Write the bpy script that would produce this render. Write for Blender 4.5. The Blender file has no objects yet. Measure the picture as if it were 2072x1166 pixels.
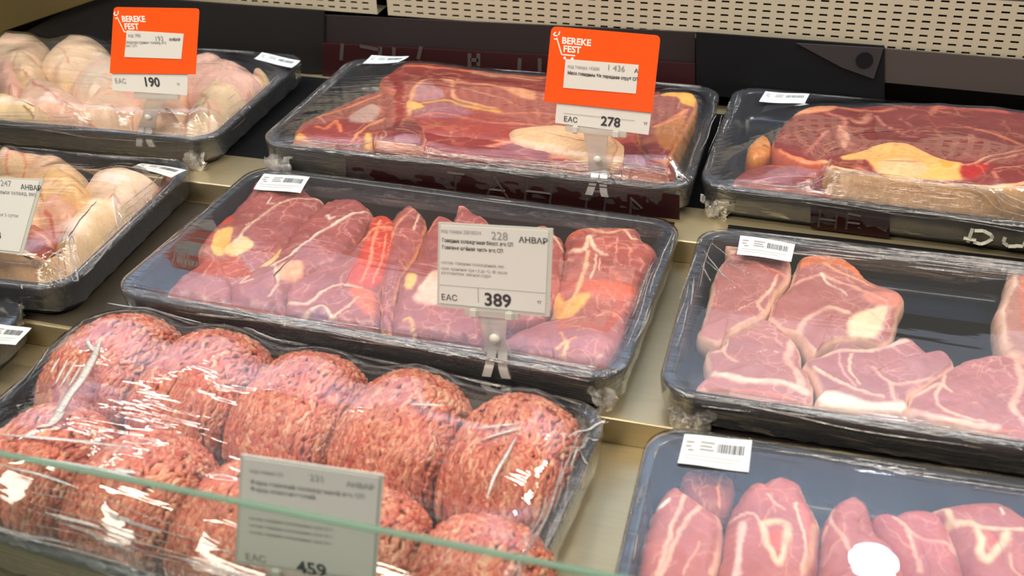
import bpy, bmesh, math, random
import numpy as np
from mathutils import Matrix, Vector

# ------------------------------------------------------------------ camera
F = 2160.0; YAW, PITCH, ROLL = -0.29526, 0.56791, -0.02581
CAM = np.array([.30755, -.71253, .45694])
def _axes(a, p, r):
    ca, sa = math.cos(a), math.sin(a)
    fw = np.array([sa*math.cos(p), ca*math.cos(p), -math.sin(p)])
    rt = np.array([ca, -sa, 0.]); up = np.cross(rt, fw)
    return rt*math.cos(r)+up*math.sin(r), -rt*math.sin(r)+up*math.cos(r), fw
RT, UP, FW = _axes(YAW, PITCH, ROLL)
scene = bpy.context.scene
COL = scene.collection
cd = bpy.data.cameras.new('camera'); cam = bpy.data.objects.new('camera', cd); COL.objects.link(cam)
cd.sensor_width = 36; cd.lens = F/2072*36; cd.clip_start = .01
cam.matrix_world = Matrix(((RT[0], UP[0], -FW[0], CAM[0]), (RT[1], UP[1], -FW[1], CAM[1]), (RT[2], UP[2], -FW[2], CAM[2]), (0, 0, 0, 1)))
cd.dof.use_dof = True; cd.dof.focus_distance = 0.95; cd.dof.aperture_fstop = 8.0
scene.camera = cam
scene.view_settings.view_transform = 'Standard'; scene.view_settings.look = 'None'
scene.view_settings.gamma = 1; scene.view_settings.use_curve_mapping = False
scene.view_settings.exposure = 0.0
scene.cycles.transparent_max_bounces = 16
scene.cycles.max_bounces = 6

# ------------------------------------------------------------------ world and lights
w = bpy.data.worlds.new('shop_air'); scene.world = w; w.use_nodes = True
w.node_tree.nodes['Background'].inputs[0].default_value = (.30, .32, .36, 1)
w.node_tree.nodes['Background'].inputs[1].default_value = .16
def area(name, loc, target, sx, sy, power, col):
    l = bpy.data.lights.new(name, 'AREA'); l.shape = 'RECTANGLE'; l.size = sx; l.size_y = sy; l.energy = power; l.color = col
    o = bpy.data.objects.new(name, l); COL.objects.link(o); o.location = loc
    o.rotation_euler = (Vector(target)-Vector(loc)).to_track_quat('-Z', 'Y').to_euler(); return o
area('canopy_light', (.0, -.15, 1.15), (0, 0, 0), 1.7, .06, 13, (1, .88, .72))
area('ceiling_light', (-.6, -1.2, 1.9), (0, 0, 0), 1.2, .5, 40, (1, .9, .78))
area('case_tube', (-.62, .38, .74), (-.3, -.3, 0), .62, .012, 1.0, (1, .93, .82))
area('aisle_light', (1.3, .25, 1.3), (.2, -.1, 0), .5, .25, 22, (1, .86, .66))
area('added_wall_fill', (0, .24, .60), (0, .46, .56), 2.2, .05, 16, (.62, .80, 1))  # added cool fill on the back wall, for blue haze mirrored in film
sp = area('case_lamp', (.4732, .405, .613), (.3786, -.2334, -.014), .066, .046, .40, (.9, .94, 1)); sp.data.shape = 'ELLIPSE'

# ------------------------------------------------------------------ helpers
def lin(c):
    out = []
    for v in c[:3]:
        v = v/255.; out.append(v/12.92 if v <= .04045 else ((v+.055)/1.055)**2.4)
    return out
def ray(px, py): return FW+RT*(px-1036)/F-UP*(py-583)/F
def Pz(px, py, z):
    d = ray(px, py); return CAM+d*(z-CAM[2])/d[2]
def Ppl(px, py, p0, n):
    d = ray(px, py); n = np.array(n, float); return CAM+d*(np.dot(np.array(p0)-CAM, n)/np.dot(d, n))
_tabs = {}
def vnoise(P, scale, seed=0):
    """smooth value noise in -1..1 of Nx3 points"""
    if seed not in _tabs: _tabs[seed] = np.random.RandomState(seed+17).rand(32, 32, 32)*2-1
    T = _tabs[seed]; Q = np.asarray(P, float)*scale+1000.37
    i = np.floor(Q).astype(int); f = Q-i; f = f*f*(3-2*f); i &= 31; j = (i+1) & 31
    x0, y0, z0 = i.T; x1, y1, z1 = j.T; fx, fy, fz = f.T
    a = T[x0, y0, z0]*(1-fx)+T[x1, y0, z0]*fx; b = T[x0, y1, z0]*(1-fx)+T[x1, y1, z0]*fx
    c = T[x0, y0, z1]*(1-fx)+T[x1, y0, z1]*fx; d = T[x0, y1, z1]*(1-fx)+T[x1, y1, z1]*fx
    return (a*(1-fy)+b*fy)*(1-fz)+(c*(1-fy)+d*fy)*fz
def fbm(P, s, seed=0, o=3): return sum(vnoise(P, s*2**k, seed+k)/2**k for k in range(o))/1.6

def mesh(name, V, Fc, mat, parent=None, colors=None, smooth=True, weld=None):
    me = bpy.data.meshes.new(name); me.from_pydata(np.asarray(V).tolist(), [], [list(f) for f in Fc])
    if colors is not None:
        ca = me.color_attributes.new('Col', 'FLOAT_COLOR', 'POINT')
        c = np.ones((len(V), 4)); c[:, :3] = colors; ca.data.foreach_set('color', c.ravel())
    if weld:
        bm = bmesh.new(); bm.from_mesh(me); bm.verts.ensure_lookup_table()
        bmesh.ops.remove_doubles(bm, verts=bm.verts[weld[0]:weld[1]], dist=weld[2]); bm.to_mesh(me); bm.free()
    if smooth: me.polygons.foreach_set('use_smooth', [True]*len(me.polygons))
    me.update()
    if mat: me.materials.append(mat)
    o = bpy.data.objects.new(name, me); COL.objects.link(o)
    if parent: o.parent = parent
    return o
def thing(name, label, cat, loc=(0, 0, 0), rz=0., group=None, rot=None):
    o = bpy.data.objects.new(name, None); COL.objects.link(o); o.location = loc
    o.rotation_euler = rot if rot else (0, 0, rz); o.empty_display_size = .02
    return tag(o, label, cat, group)
def tag(o, label, cat, group=None, kind=None):
    o['label'] = label; o['category'] = cat
    if group: o['group'] = group
    if kind: o['kind'] = kind
    return o
def local_parent(o, parent):
    """parent o (built in world space) to parent and keep it in place"""
    o.parent = parent
    R = Matrix.LocRotScale(parent.location, parent.rotation_euler, None)
    o.matrix_parent_inverse = R.inverted()
def box(name, lo, hi, mat, parent=None, bev=0.0, smooth=False):
    bm = bmesh.new(); bmesh.ops.create_cube(bm, size=1)
    lo = Vector(lo); hi = Vector(hi)
    for v in bm.verts: v.co = Vector([(lo[i]+hi[i])/2+v.co[i]*(hi[i]-lo[i]) for i in range(3)])
    if bev: bmesh.ops.bevel(bm, geom=bm.edges[:], offset=bev, segments=2, affect='EDGES')
    me = bpy.data.meshes.new(name); bm.to_mesh(me); bm.free(); me.materials.append(mat)
    o = bpy.data.objects.new(name, me); COL.objects.link(o)
    if parent: o.parent = parent
    return o

# ------------------------------------------------------------------ materials
def new_mat(name):
    m = bpy.data.materials.new(name); m.use_nodes = True; nt = m.node_tree; nt.nodes.clear()
    out = nt.nodes.new('ShaderNodeOutputMaterial'); return m, nt, out
def N(nt, t, **kw):
    n = nt.nodes.new(t)
    for k, v in kw.items():
        if k.startswith('_'): setattr(n, k[1:], v)
        else: n.inputs[k.replace('__', ' ')].default_value = v
    return n
def plain(name, col, rough=.5, metal=0., spec=.5, bump=0., bscale=200, var=0., coat=0., emit=None, stretch=(1, 1, 1)):
    m, nt, out = new_mat(name); L = nt.links.new
    p = N(nt, 'ShaderNodeBsdfPrincipled', Roughness=rough, Metallic=metal)
    p.inputs['Base Color'].default_value = (*lin(col), 1); p.inputs['Specular IOR Level'].default_value = spec
    p.inputs['Coat Weight'].default_value = coat
    L(p.outputs[0], out.inputs[0])
    if bump or var:
        tc = N(nt, 'ShaderNodeTexCoord'); mp = N(nt, 'ShaderNodeMapping', Scale=stretch); L(tc.outputs['Object'], mp.inputs[0])
        nz = N(nt, 'ShaderNodeTexNoise', Scale=bscale, Detail=4.); L(mp.outputs[0], nz.inputs['Vector'])
        if bump:
            b = N(nt, 'ShaderNodeBump', Strength=bump, Distance=.001); L(nz.outputs[0], b.inputs['Height']); L(b.outputs[0], p.inputs['Normal'])
        if var:
            mx = N(nt, 'ShaderNodeMix', _data_type='RGBA', _blend_type='MULTIPLY'); mx.inputs['Factor'].default_value = 1
            mr = N(nt, 'ShaderNodeMapRange'); mr.inputs['To Min'].default_value = 1-var; mr.inputs['To Max'].default_value = 1+var
            L(nz.outputs[0], mr.inputs[0]); mx.inputs['A'].default_value = (*lin(col), 1); L(mr.outputs[0], mx.inputs['B']); L(mx.outputs['Result'], p.inputs['Base Color'])
    return m
def meat_mat(name, fat, web=.25, wscale=55, fibre=(1, 1, 1), rough=.34, bump=.35, sss=.06, noise=.25, grain=260):
    m, nt, out = new_mat(name); L = nt.links.new
    p = N(nt, 'ShaderNodeBsdfPrincipled', Roughness=rough); p.inputs['Specular IOR Level'].default_value = .45
    at = N(nt, 'ShaderNodeAttribute'); at.attribute_name = 'Col'
    tc = N(nt, 'ShaderNodeTexCoord'); mp = N(nt, 'ShaderNodeMapping', Scale=fibre); L(tc.outputs['Object'], mp.inputs[0])
    n1 = N(nt, 'ShaderNodeTexNoise', Scale=grain, Detail=4.); L(mp.outputs[0], n1.inputs['Vector'])
    n2 = N(nt, 'ShaderNodeTexNoise', Scale=38., Detail=3.); L(tc.outputs['Object'], n2.inputs['Vector'])
    # warped voronoi web of fine connective tissue
    wv = N(nt, 'ShaderNodeVectorMath', _operation='MULTIPLY_ADD'); L(n2.outputs['Color'], wv.inputs[0]); wv.inputs[1].default_value = (.035,)*3; L(mp.outputs[0], wv.inputs[2])
    vo = N(nt, 'ShaderNodeTexVoronoi', _feature='DISTANCE_TO_EDGE', Scale=float(wscale)); L(wv.outputs[0], vo.inputs['Vector'])
    mr = N(nt, 'ShaderNodeMapRange', _clamp=True); mr.inputs['From Min'].default_value = 0; mr.inputs['From Max'].default_value = .07
    mr.inputs['To Min'].default_value = web; mr.inputs['To Max'].default_value = 0; L(vo.outputs['Distance'], mr.inputs[0])
    n3 = N(nt, 'ShaderNodeTexNoise', Scale=22., Detail=2.); L(tc.outputs['Object'], n3.inputs['Vector'])
    mm = N(nt, 'ShaderNodeMapRange', _clamp=True); mm.inputs['From Min'].default_value = .42; mm.inputs['From Max'].default_value = .62; L(n3.outputs[0], mm.inputs[0])
    mu = N(nt, 'ShaderNodeMath', _operation='MULTIPLY'); L(mr.outputs[0], mu.inputs[0]); L(mm.outputs[0], mu.inputs[1])
    mx = N(nt, 'ShaderNodeMix', _data_type='RGBA'); L(mu.outputs[0], mx.inputs['Factor']); L(at.outputs['Color'], mx.inputs['A']); mx.inputs['B'].default_value = (*lin(fat), 1)
    ad = N(nt, 'ShaderNodeMath', _operation='ADD'); L(n1.outputs[0], ad.inputs[0]); L(n2.outputs[0], ad.inputs[1])
    v = N(nt, 'ShaderNodeMapRange'); v.inputs['From Min'].default_value = .6; v.inputs['From Max'].default_value = 1.4; v.inputs['To Min'].default_value = 1-noise; v.inputs['To Max'].default_value = 1+noise; L(ad.outputs[0], v.inputs[0])
    m2 = N(nt, 'ShaderNodeMix', _data_type='RGBA', _blend_type='MULTIPLY'); m2.inputs['Factor'].default_value = 1; L(mx.outputs['Result'], m2.inputs['A']); L(v.outputs[0], m2.inputs['B'])
    L(m2.outputs['Result'], p.inputs['Base Color'])
    b = N(nt, 'ShaderNodeBump', Strength=bump, Distance=.0008); L(n1.outputs[0], b.inputs['Height']); L(b.outputs[0], p.inputs['Normal'])
    if sss:
        p.inputs['Subsurface Weight'].default_value = sss; p.inputs['Subsurface Radius'].default_value = (.006, .002, .0015); p.inputs['Subsurface Scale'].default_value = 1
    L(p.outputs[0], out.inputs[0]); return m
def schlick(nt, normal=None):
    L = nt.links.new
    lw = N(nt, 'ShaderNodeLayerWeight', Blend=.5)
    if normal: L(normal, lw.inputs['Normal'])
    pw = N(nt, 'ShaderNodeMath', _operation='POWER'); L(lw.outputs['Facing'], pw.inputs[0]); pw.inputs[1].default_value = 4.2
    ma = N(nt, 'ShaderNodeMath', _operation='MULTIPLY_ADD'); L(pw.outputs[0], ma.inputs[0]); ma.inputs[1].default_value = .96; ma.inputs[2].default_value = .04
    return ma.outputs[0]
def film_mat(name, gain=1.5, base=.02, milk=.03, bump=.5, bdist=.002, scale=(9, 60, 40), rough=.03, fine=0.):
    """clear cling film: see-through, mirror-like at grazing angles, with stretch wrinkles"""
    m, nt, out = new_mat(name); L = nt.links.new
    tc = N(nt, 'ShaderNodeTexCoord'); mp = N(nt, 'ShaderNodeMapping', Scale=scale); L(tc.outputs['Object'], mp.inputs[0])
    nz = N(nt, 'ShaderNodeTexNoise', Scale=1., Detail=3., Distortion=.4); L(mp.outputs[0], nz.inputs['Vector'])
    # sharp folds only where the attribute says the sheet is gathered
    at = N(nt, 'ShaderNodeAttribute'); at.attribute_name = 'Col'
    rp = N(nt, 'ShaderNodeMapping', Scale=(scale[0]*1.6, scale[1]*5, scale[2]*5)); L(tc.outputs['Object'], rp.inputs[0])
    n2 = N(nt, 'ShaderNodeTexNoise', Scale=1., Detail=4., Distortion=1.2); L(rp.outputs[0], n2.inputs['Vector'])
    sx = N(nt, 'ShaderNodeSeparateColor'); L(at.outputs['Color'], sx.inputs[0])
    b1 = N(nt, 'ShaderNodeBump', Strength=bump, Distance=bdist); L(nz.outputs[0], b1.inputs['Height'])
    b2 = N(nt, 'ShaderNodeBump', Distance=.006); L(n2.outputs[0], b2.inputs['Height']); L(sx.outputs[0], b2.inputs['Strength']); L(b1.outputs[0], b2.inputs['Normal'])
    fr = schlick(nt, b2.outputs[0])
    g = N(nt, 'ShaderNodeBsdfGlossy', Roughness=rough); L(b2.outputs[0], g.inputs['Normal'])
    ma = N(nt, 'ShaderNodeMath', _operation='MULTIPLY_ADD', _use_clamp=True); L(fr, ma.inputs[0]); ma.inputs[1].default_value = gain; ma.inputs[2].default_value = base
    tr = N(nt, 'ShaderNodeBsdfTransparent'); df = N(nt, 'ShaderNodeBsdfDiffuse'); df.inputs[0].default_value = (.8, .8, .8, 1)
    mk = N(nt, 'ShaderNodeMath', _operation='MULTIPLY_ADD', _use_clamp=True); L(sx.outputs[0], mk.inputs[0]); mk.inputs[1].default_value = .05; mk.inputs[2].default_value = milk
    s1 = N(nt, 'ShaderNodeMixShader'); L(mk.outputs[0], s1.inputs[0]); L(tr.outputs[0], s1.inputs[1]); L(df.outputs[0], s1.inputs[2])
    s2 = N(nt, 'ShaderNodeMixShader'); L(ma.outputs[0], s2.inputs[0]); L(s1.outputs[0], s2.inputs[1]); L(g.outputs[0], s2.inputs[2])
    L(s2.outputs[0], out.inputs[0]); return m

FAT = (236, 205, 178); YEL = (238, 190, 105); CRM = (240, 222, 200); RED = (190, 40, 22); PUR = (150, 85, 105); PEACH = (236, 160, 115)
M_neck = meat_mat('neck_meat', (226, 170, 150), .35, 60, (1, 1, 1))
M_beef = meat_mat('beef', (225, 150, 105), .35, 38, (1, 1, 1), rough=.3)
M_chop = meat_mat('pork_chop', (238, 205, 190), .28, 70, noise=.16)
M_shank = meat_mat('shank', (236, 185, 160), .18, 42, noise=.14)
M_skin = meat_mat('chicken_skin', (225, 165, 130), .12, 45, rough=.38, bump=.5, noise=.14, grain=420)
M_mince = meat_mat('minced_meat', (235, 180, 150), .2, 220, rough=.36, bump=.6, noise=.3, grain=500)
M_tray = plain('black_tray_plastic', (18, 28, 42), .22, spec=.5, coat=.0)
M_film = film_mat('cling_film')
M_film_tight = film_mat('taut_cling_film', bump=.22, scale=(5, 30, 30))
M_film_flat = film_mat('smooth_cling_film', bump=.10, bdist=.001, scale=(5, 22, 22), rough=.02)
M_tuft = film_mat('gathered_cling_film', gain=2.2, base=.08, milk=.10, bump=1., bdist=.004, scale=(120, 120, 120))
M_steel = plain('shelf_steel', (186, 172, 138), .36, metal=.7, bump=.06, bscale=30, var=.08, stretch=(1, 12, 12))
M_dark = plain('dark_board', (22, 19, 18), .7, spec=.25)
M_black = plain('black_board', (9, 9, 11), .65, spec=.2)
M_paper = plain('white_paper', (226, 228, 224), .55)
M_sticker = plain('sticker_paper', (198, 204, 208), .5)
M_sleeve = plain('frosted_sleeve', (205, 208, 200), .25)
M_orange = plain('orange_card', (250, 92, 22), .35, coat=.3)
M_ink = plain('grey_ink', (60, 60, 66), .7); M_ink2 = plain('faded_ink', (150, 150, 152), .7)
M_white = plain('white_print', (250, 250, 245), .5)
M_grille = plain('cream_painted_steel', (164, 153, 130), .5, var=.06, bscale=9)
M_olive = plain('olive_end_wall', (74, 60, 22), .6)
M_chalk = plain('chalk_paint', (205, 205, 190), .8)
M_maroon = plain('maroon_reflection', (42, 8, 11), .6, spec=.25)
M_dim = plain('dim_reflected_letters', (66, 56, 54), .6)
def clear_mat():
    m, nt, out = new_mat('clear_plastic'); L = nt.links.new
    fr = schlick(nt); g = N(nt, 'ShaderNodeBsdfGlossy', Roughness=.08); tr = N(nt, 'ShaderNodeBsdfTransparent'); tr.inputs[0].default_value = (.93, .93, .91, 1)
    df = N(nt, 'ShaderNodeBsdfDiffuse'); df.inputs[0].default_value = (.85, .85, .83, 1)
    s1 = N(nt, 'ShaderNodeMixShader', Fac=.32); L(tr.outputs[0], s1.inputs[1]); L(df.outputs[0], s1.inputs[2])
    ma = N(nt, 'ShaderNodeMath', _operation='MULTIPLY', _use_clamp=True); L(fr, ma.inputs[0]); ma.inputs[1].default_value = 2.
    s2 = N(nt, 'ShaderNodeMixShader'); L(ma.outputs[0], s2.inputs[0]); L(s1.outputs[0], s2.inputs[1]); L(g.outputs[0], s2.inputs[2]); L(s2.outputs[0], out.inputs[0]); return m
M_clear = clear_mat()
def glass_mat(name, tint, gain, milk):
    m, nt, out = new_mat(name); L = nt.links.new
    fr = schlick(nt); g = N(nt, 'ShaderNodeBsdfGlossy', Roughness=.02); tr = N(nt, 'ShaderNodeBsdfTransparent'); tr.inputs[0].default_value = (*tint, 1)
    df = N(nt, 'ShaderNodeBsdfDiffuse'); df.inputs[0].default_value = (.62, .85, .70, 1)
    s1 = N(nt, 'ShaderNodeMixShader', Fac=milk); L(tr.outputs[0], s1.inputs[1]); L(df.outputs[0], s1.inputs[2])
    ma = N(nt, 'ShaderNodeMath', _operation='MULTIPLY', _use_clamp=True); L(fr, ma.inputs[0]); ma.inputs[1].default_value = gain
    s2 = N(nt, 'ShaderNodeMixShader'); L(ma.outputs[0], s2.inputs[0]); L(s1.outputs[0], s2.inputs[1]); L(g.outputs[0], s2.inputs[2]); L(s2.outputs[0], out.inputs[0]); return m
M_glass = glass_mat('front_glass', (.965, .985, .965), 1., .035)
M_glass_edge = glass_mat('glass_edge', (.10, .42, .30), .8, .22)

# ------------------------------------------------------------------ setting: stepped steel shelves, back, glass
SH0, SH1, SH2 = -.013, -.035, -.058
E0, E1 = .102, -.1245
def shelf(name, y0, y1, z, drop, x0=-1.2, x1=1.2):
    """one steel step: a top sheet whose front edge folds down as the riser"""
    r = .0015; pts = [(y1, z), (y0+r, z)] + [(y0+r-r*math.sin(a), z-r+r*math.cos(a)) for a in (.5, 1.05, math.pi/2)] + [(y0, z-drop)]
    t = .0012
    V = []; Fc = []
    for x in (x0, x1):
        for (y, zz) in pts: V.append((x, y, zz))
        for (y, zz) in reversed(pts): V.append((x, y+t, zz-t))
    n = len(pts)*2
    for i in range(n): j = (i+1) % n; Fc.append((i, j, j+n, i+n))
    Fc.append(tuple(range(n))[::-1]); Fc.append(tuple(range(n, 2*n)))
    return mesh(name, V, Fc, M_steel, smooth=False)
for nm, a, b, z, dr, lb in (('display_shelf', E0, .41, SH0, .0215, 'highest steel display step at the back under the beef and chicken trays'),
                            ('display_shelf', E1, E0+.004, SH1, .0225, 'middle steel display step under the long neck meat tray'),
                            ('display_shelf', -.47, E1+.004, SH2, .03, 'lowest steel display step under the minced meat tray')):
    tag(shelf(nm, a, b, z, dr), lb, 'shelf')
box('floor', (-3, -3, -.85), (3, 3, -.80), M_dark)['kind'] = 'structure'
M_strip = plain('brown_strip', (46, 37, 33), .4); M_refl_strip = plain('maroon_reflection_strip', (34, 12, 13), .4)  # added strips: red reflection and dark gap tones laid over the steel edges
for (x0, x1, y, zt_, m_, lb) in ((-.205, .205, E0, SH0, M_refl_strip, 'dark maroon rail on the shelf edge between the beef tray and the neck meat tray'),  # added maroon strip standing for the red reflection
        (.252, .9, E0, SH0, M_black, 'black rail on the shelf edge between the thick beef cut and the chops'),  # added black strip darkening the shelf edge
        (-.19, .19, E1, SH1, M_strip, 'brown rail on the shelf edge between the neck meat and the minced meat'),  # added brown strip darkening the shelf edge
        (.262, .9, E1, SH1, M_strip, 'brown rail on the shelf edge between the chops and the shank steaks')):  # added brown strip darkening the shelf edge
    o = box('added_strip', (x0, y-.0022, zt_-.0215), (x1, y-.0003, zt_+.0012), m_, None, .0005); tag(o, lb, 'rail')
    box('strip_top', (x0, y-.001, zt_+.0003), (x1, y+(.037 if x0 > .25 and y > 0 else .030), zt_+.0010), m_, o)
# rear of the case
YB = .40; ZB = .066; ZT = .1235
def grille(x0, x1, label, ph=0):
    """perforated steel strip: rows of through-cut slots, staggered columns in a straight grid"""
    px, pz, sw, sh = .0142, .0072, .0080, .0024
    V = []; Fc = []
    nx = int((x1-x0)/px); nz = int(round((ZT-ZB)/pz))
    xs = [x0]; zs = [ZB]
    for i in range(nx):
        c = x0+ph+(i+.5)*px
        if c+sw/2 < x1-.002: xs += [c-sw/2, c+sw/2]
    for k in range(nz):
        c = ZB+(k+.55)*pz; zs += [c-sh/2, c+sh/2]
    xs.append(x1); zs.append(ZT)
    idx = {}
    def v(i, k, b):
        if (i, k, b) not in idx: idx[(i, k, b)] = len(V); V.append((xs[i], YB+(.0025 if b else 0), zs[k]))
        return idx[(i, k, b)]
    hole = lambda i, k: 0 <= i < len(xs)-1 and 0 <= k < len(zs)-1 and i % 2 == 1 and k % 2 == 1
    for i in range(len(xs)-1):
        for k in range(len(zs)-1):
            if hole(i, k):
                for (a, b) in (((i, k), (i+1, k)), ((i+1, k), (i+1, k+1)), ((i+1, k+1), (i, k+1)), ((i, k+1), (i, k))):
                    Fc.append((v(*a, 0), v(*b, 0), v(*b, 1), v(*a, 1)))
            else:
                Fc.append((v(i, k, 0), v(i+1, k, 0), v(i+1, k+1, 0), v(i, k+1, 0)))
    n = len(xs)-1; m = len(zs)-1
    o = mesh('perforated_panel', V, Fc, M_grille, smooth=False)
    lip = box('folded_edge', (x0, YB, ZT), (x1, YB+.03, ZT+.0015), M_grille, o); lip2 = box('folded_edge', (x0, YB, ZB-.001), (x1, YB+.03, ZB), M_grille, o)
    return tag(o, label, 'panel')
grille(-.62, -.184, 'shorter cream perforated steel panel behind the raw chicken', .003)
grille(-.171, .95, 'longer cream perforated steel panel behind the beef trays', .004)
tag(box('duct_board', (-1.2, .436, -.1), (1.2, .444, .30), M_black), 'black board inside the duct behind the perforated panels', 'board')
M_up = plain('pale_back_wall', (150, 158, 172), .6)
box('wall_back', (-1.6, .445, .125), (1.6, .46, 1.1), M_up)['kind'] = 'structure'
box('trim_1', (-1.2, .40, .125), (1.2, .445, .150), plain('trim_shade', (60, 50, 46), .5))['kind'] = 'structure'

# ------------------------------------------------------------------ trays and film
def rrect(W, D, r, n=10, per_side=1):
    pts = []
    for cx, cy, a0 in ((W/2-r, D/2-r, 0), (-W/2+r, D/2-r, 90), (-W/2+r, -D/2+r, 180), (W/2-r, -D/2+r, 270)):
        for k in range(n+1):
            a = math.radians(a0+90*k/n); pts.append((cx+r*math.cos(a), cy+r*math.sin(a)))
    return np.array(pts)
def tray_mesh(parent, W, D, H, r=.028):
    """foam/plastic tray: floor, sloping walls, rolled lip and an outside skin"""
    prof = [(-.050, .0022, .4), (-.0205, .0022, .75), (-.0155, .004, .85), (-.0125, .009, .9), (-.0085, H-.004, 1), (-.0078, H-.001, 1), (-.006, 0+H, 1), (-.002, H, 1), (-.0005, H-.0012, 1), (0, H-.004, 1), (-.0015, H-.0045, 1), (-.0055, H-.006, 1), (-.0055, .006, .9), (-.0085, .001, .8), (-.014, 0, .75), (-.05, 0, .4)]
    V = []; Fc = []; n = None
    for off, z, rr in prof:
        p = rrect(W+2*off, D+2*off, max(.006, r+off*.8), 8); n = len(p)
        V += [(x, y, z) for x, y in p]
    for k in range(len(prof)-1):
        for i in range(n): j = (i+1) % n; Fc.append((k*n+i, k*n+j, (k+1)*n+j, (k+1)*n+i))
    Fc.append(tuple(range(n))); Fc.append(tuple(range((len(prof)-1)*n, len(prof)*n))[::-1])
    o = mesh('tray_body', V, Fc, M_tray, parent)
    return o
W0, D0 = .42, .239
TR = {}
def tray(key, x, y, z, yaw, shelf_z, label, W=W0, D=D0, r=.028):
    t = thing('meat_tray', label, 'tray', (x, y, shelf_z+.0003), yaw)
    H = z-shelf_z-.0003
    tray_mesh(t, W, D, H, r)
    TR[key] = dict(o=t, x=x, y=y, z=z, yaw=yaw, H=H, W=W, D=D, r=r, base=shelf_z+.0003, obst=[])
    return t
tray('T1', -.4693, .2394, .020, .0435, SH0, 'black tray of raw chicken legs on the back shelf, behind the orange 190 sign', D=.239)
tray('T4', .005, .2505, .0225, .003, SH0, 'black tray of big beef slices on the back shelf, behind the orange 278 sign')
tray('T6', .4355, .2622, .019, -.0305, SH0, 'black tray with the thick beef cut and yellow marrow on the back shelf')
tray('T2', -.4705, -.0130, -.001, .0711, SH1, 'black tray of chicken pieces on the middle shelf')
tray('T3', 0, 0, 0, -.0327, SH1, 'black tray with a row of boned neck meat on the middle shelf')
tray('T5', .4419, -.0067, -.002, .0041, SH1, 'black tray of pale bone-in chops with an empty corner')
tray('T9', -.0157, -.2414, -.016, -.0685, SH2, 'black tray heaped with minced meat at the front')
tray('T7', .4446, -.256, -.020, .0271, SH2, 'black tray of sliced shank steaks on the lowest shelf')
tray('T8', -.4955, -.2400, -.020, .02, SH2, 'black tray of pale pink meat cut off by the frame edge, beside the mince')

# ------------------------------------------------------------------ meat pieces
def catmull(P, n):
    P = np.asarray(P, float); m = len(P); out = []
    seg = np.linalg.norm(np.roll(P, -1, 0)-P, axis=1); tot = seg.sum()
    for i in range(m):
        p0, p1, p2, p3 = P[i-1], P[i], P[(i+1) % m], P[(i+2) % m]
        k = max(2, int(round(n*seg[i]/tot)))
        for t in np.arange(k)/k:
            out.append(.5*((2*p1)+(-p0+p2)*t+(2*p0-5*p1+4*p2-p3)*t*t+(-p0+3*p1-3*p2+p3)*t**3))
    return np.array(out)
def seg_dist(Q, pts):
    d = np.full(len(Q), 9.)
    for a, b in zip(pts[:-1], pts[1:]):
        ab = b-a; L2 = max(ab@ab, 1e-12); t = np.clip(((Q-a)@ab)/L2, 0, 1)
        d = np.minimum(d, np.linalg.norm(Q-(a+t[:, None]*ab), axis=1))
    return d
def inside(Q, poly):
    r = np.zeros(len(Q), bool); n = len(poly)
    for i in range(n):
        a, b = poly[i], poly[(i+1) % n]
        c = ((a[1] > Q[:, 1]) != (b[1] > Q[:, 1]))
        with np.errstate(divide='ignore', invalid='ignore'):
            xi = (b[0]-a[0])*(Q[:, 1]-a[1])/(b[1]-a[1]+1e-15)+a[0]
        r ^= c & (Q[:, 0] < xi)
    return r
def C(scale, ox, oy):
    return lambda *p: [(ox+a/scale, oy+b/scale) for a, b in p]
_seed = [0]
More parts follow.
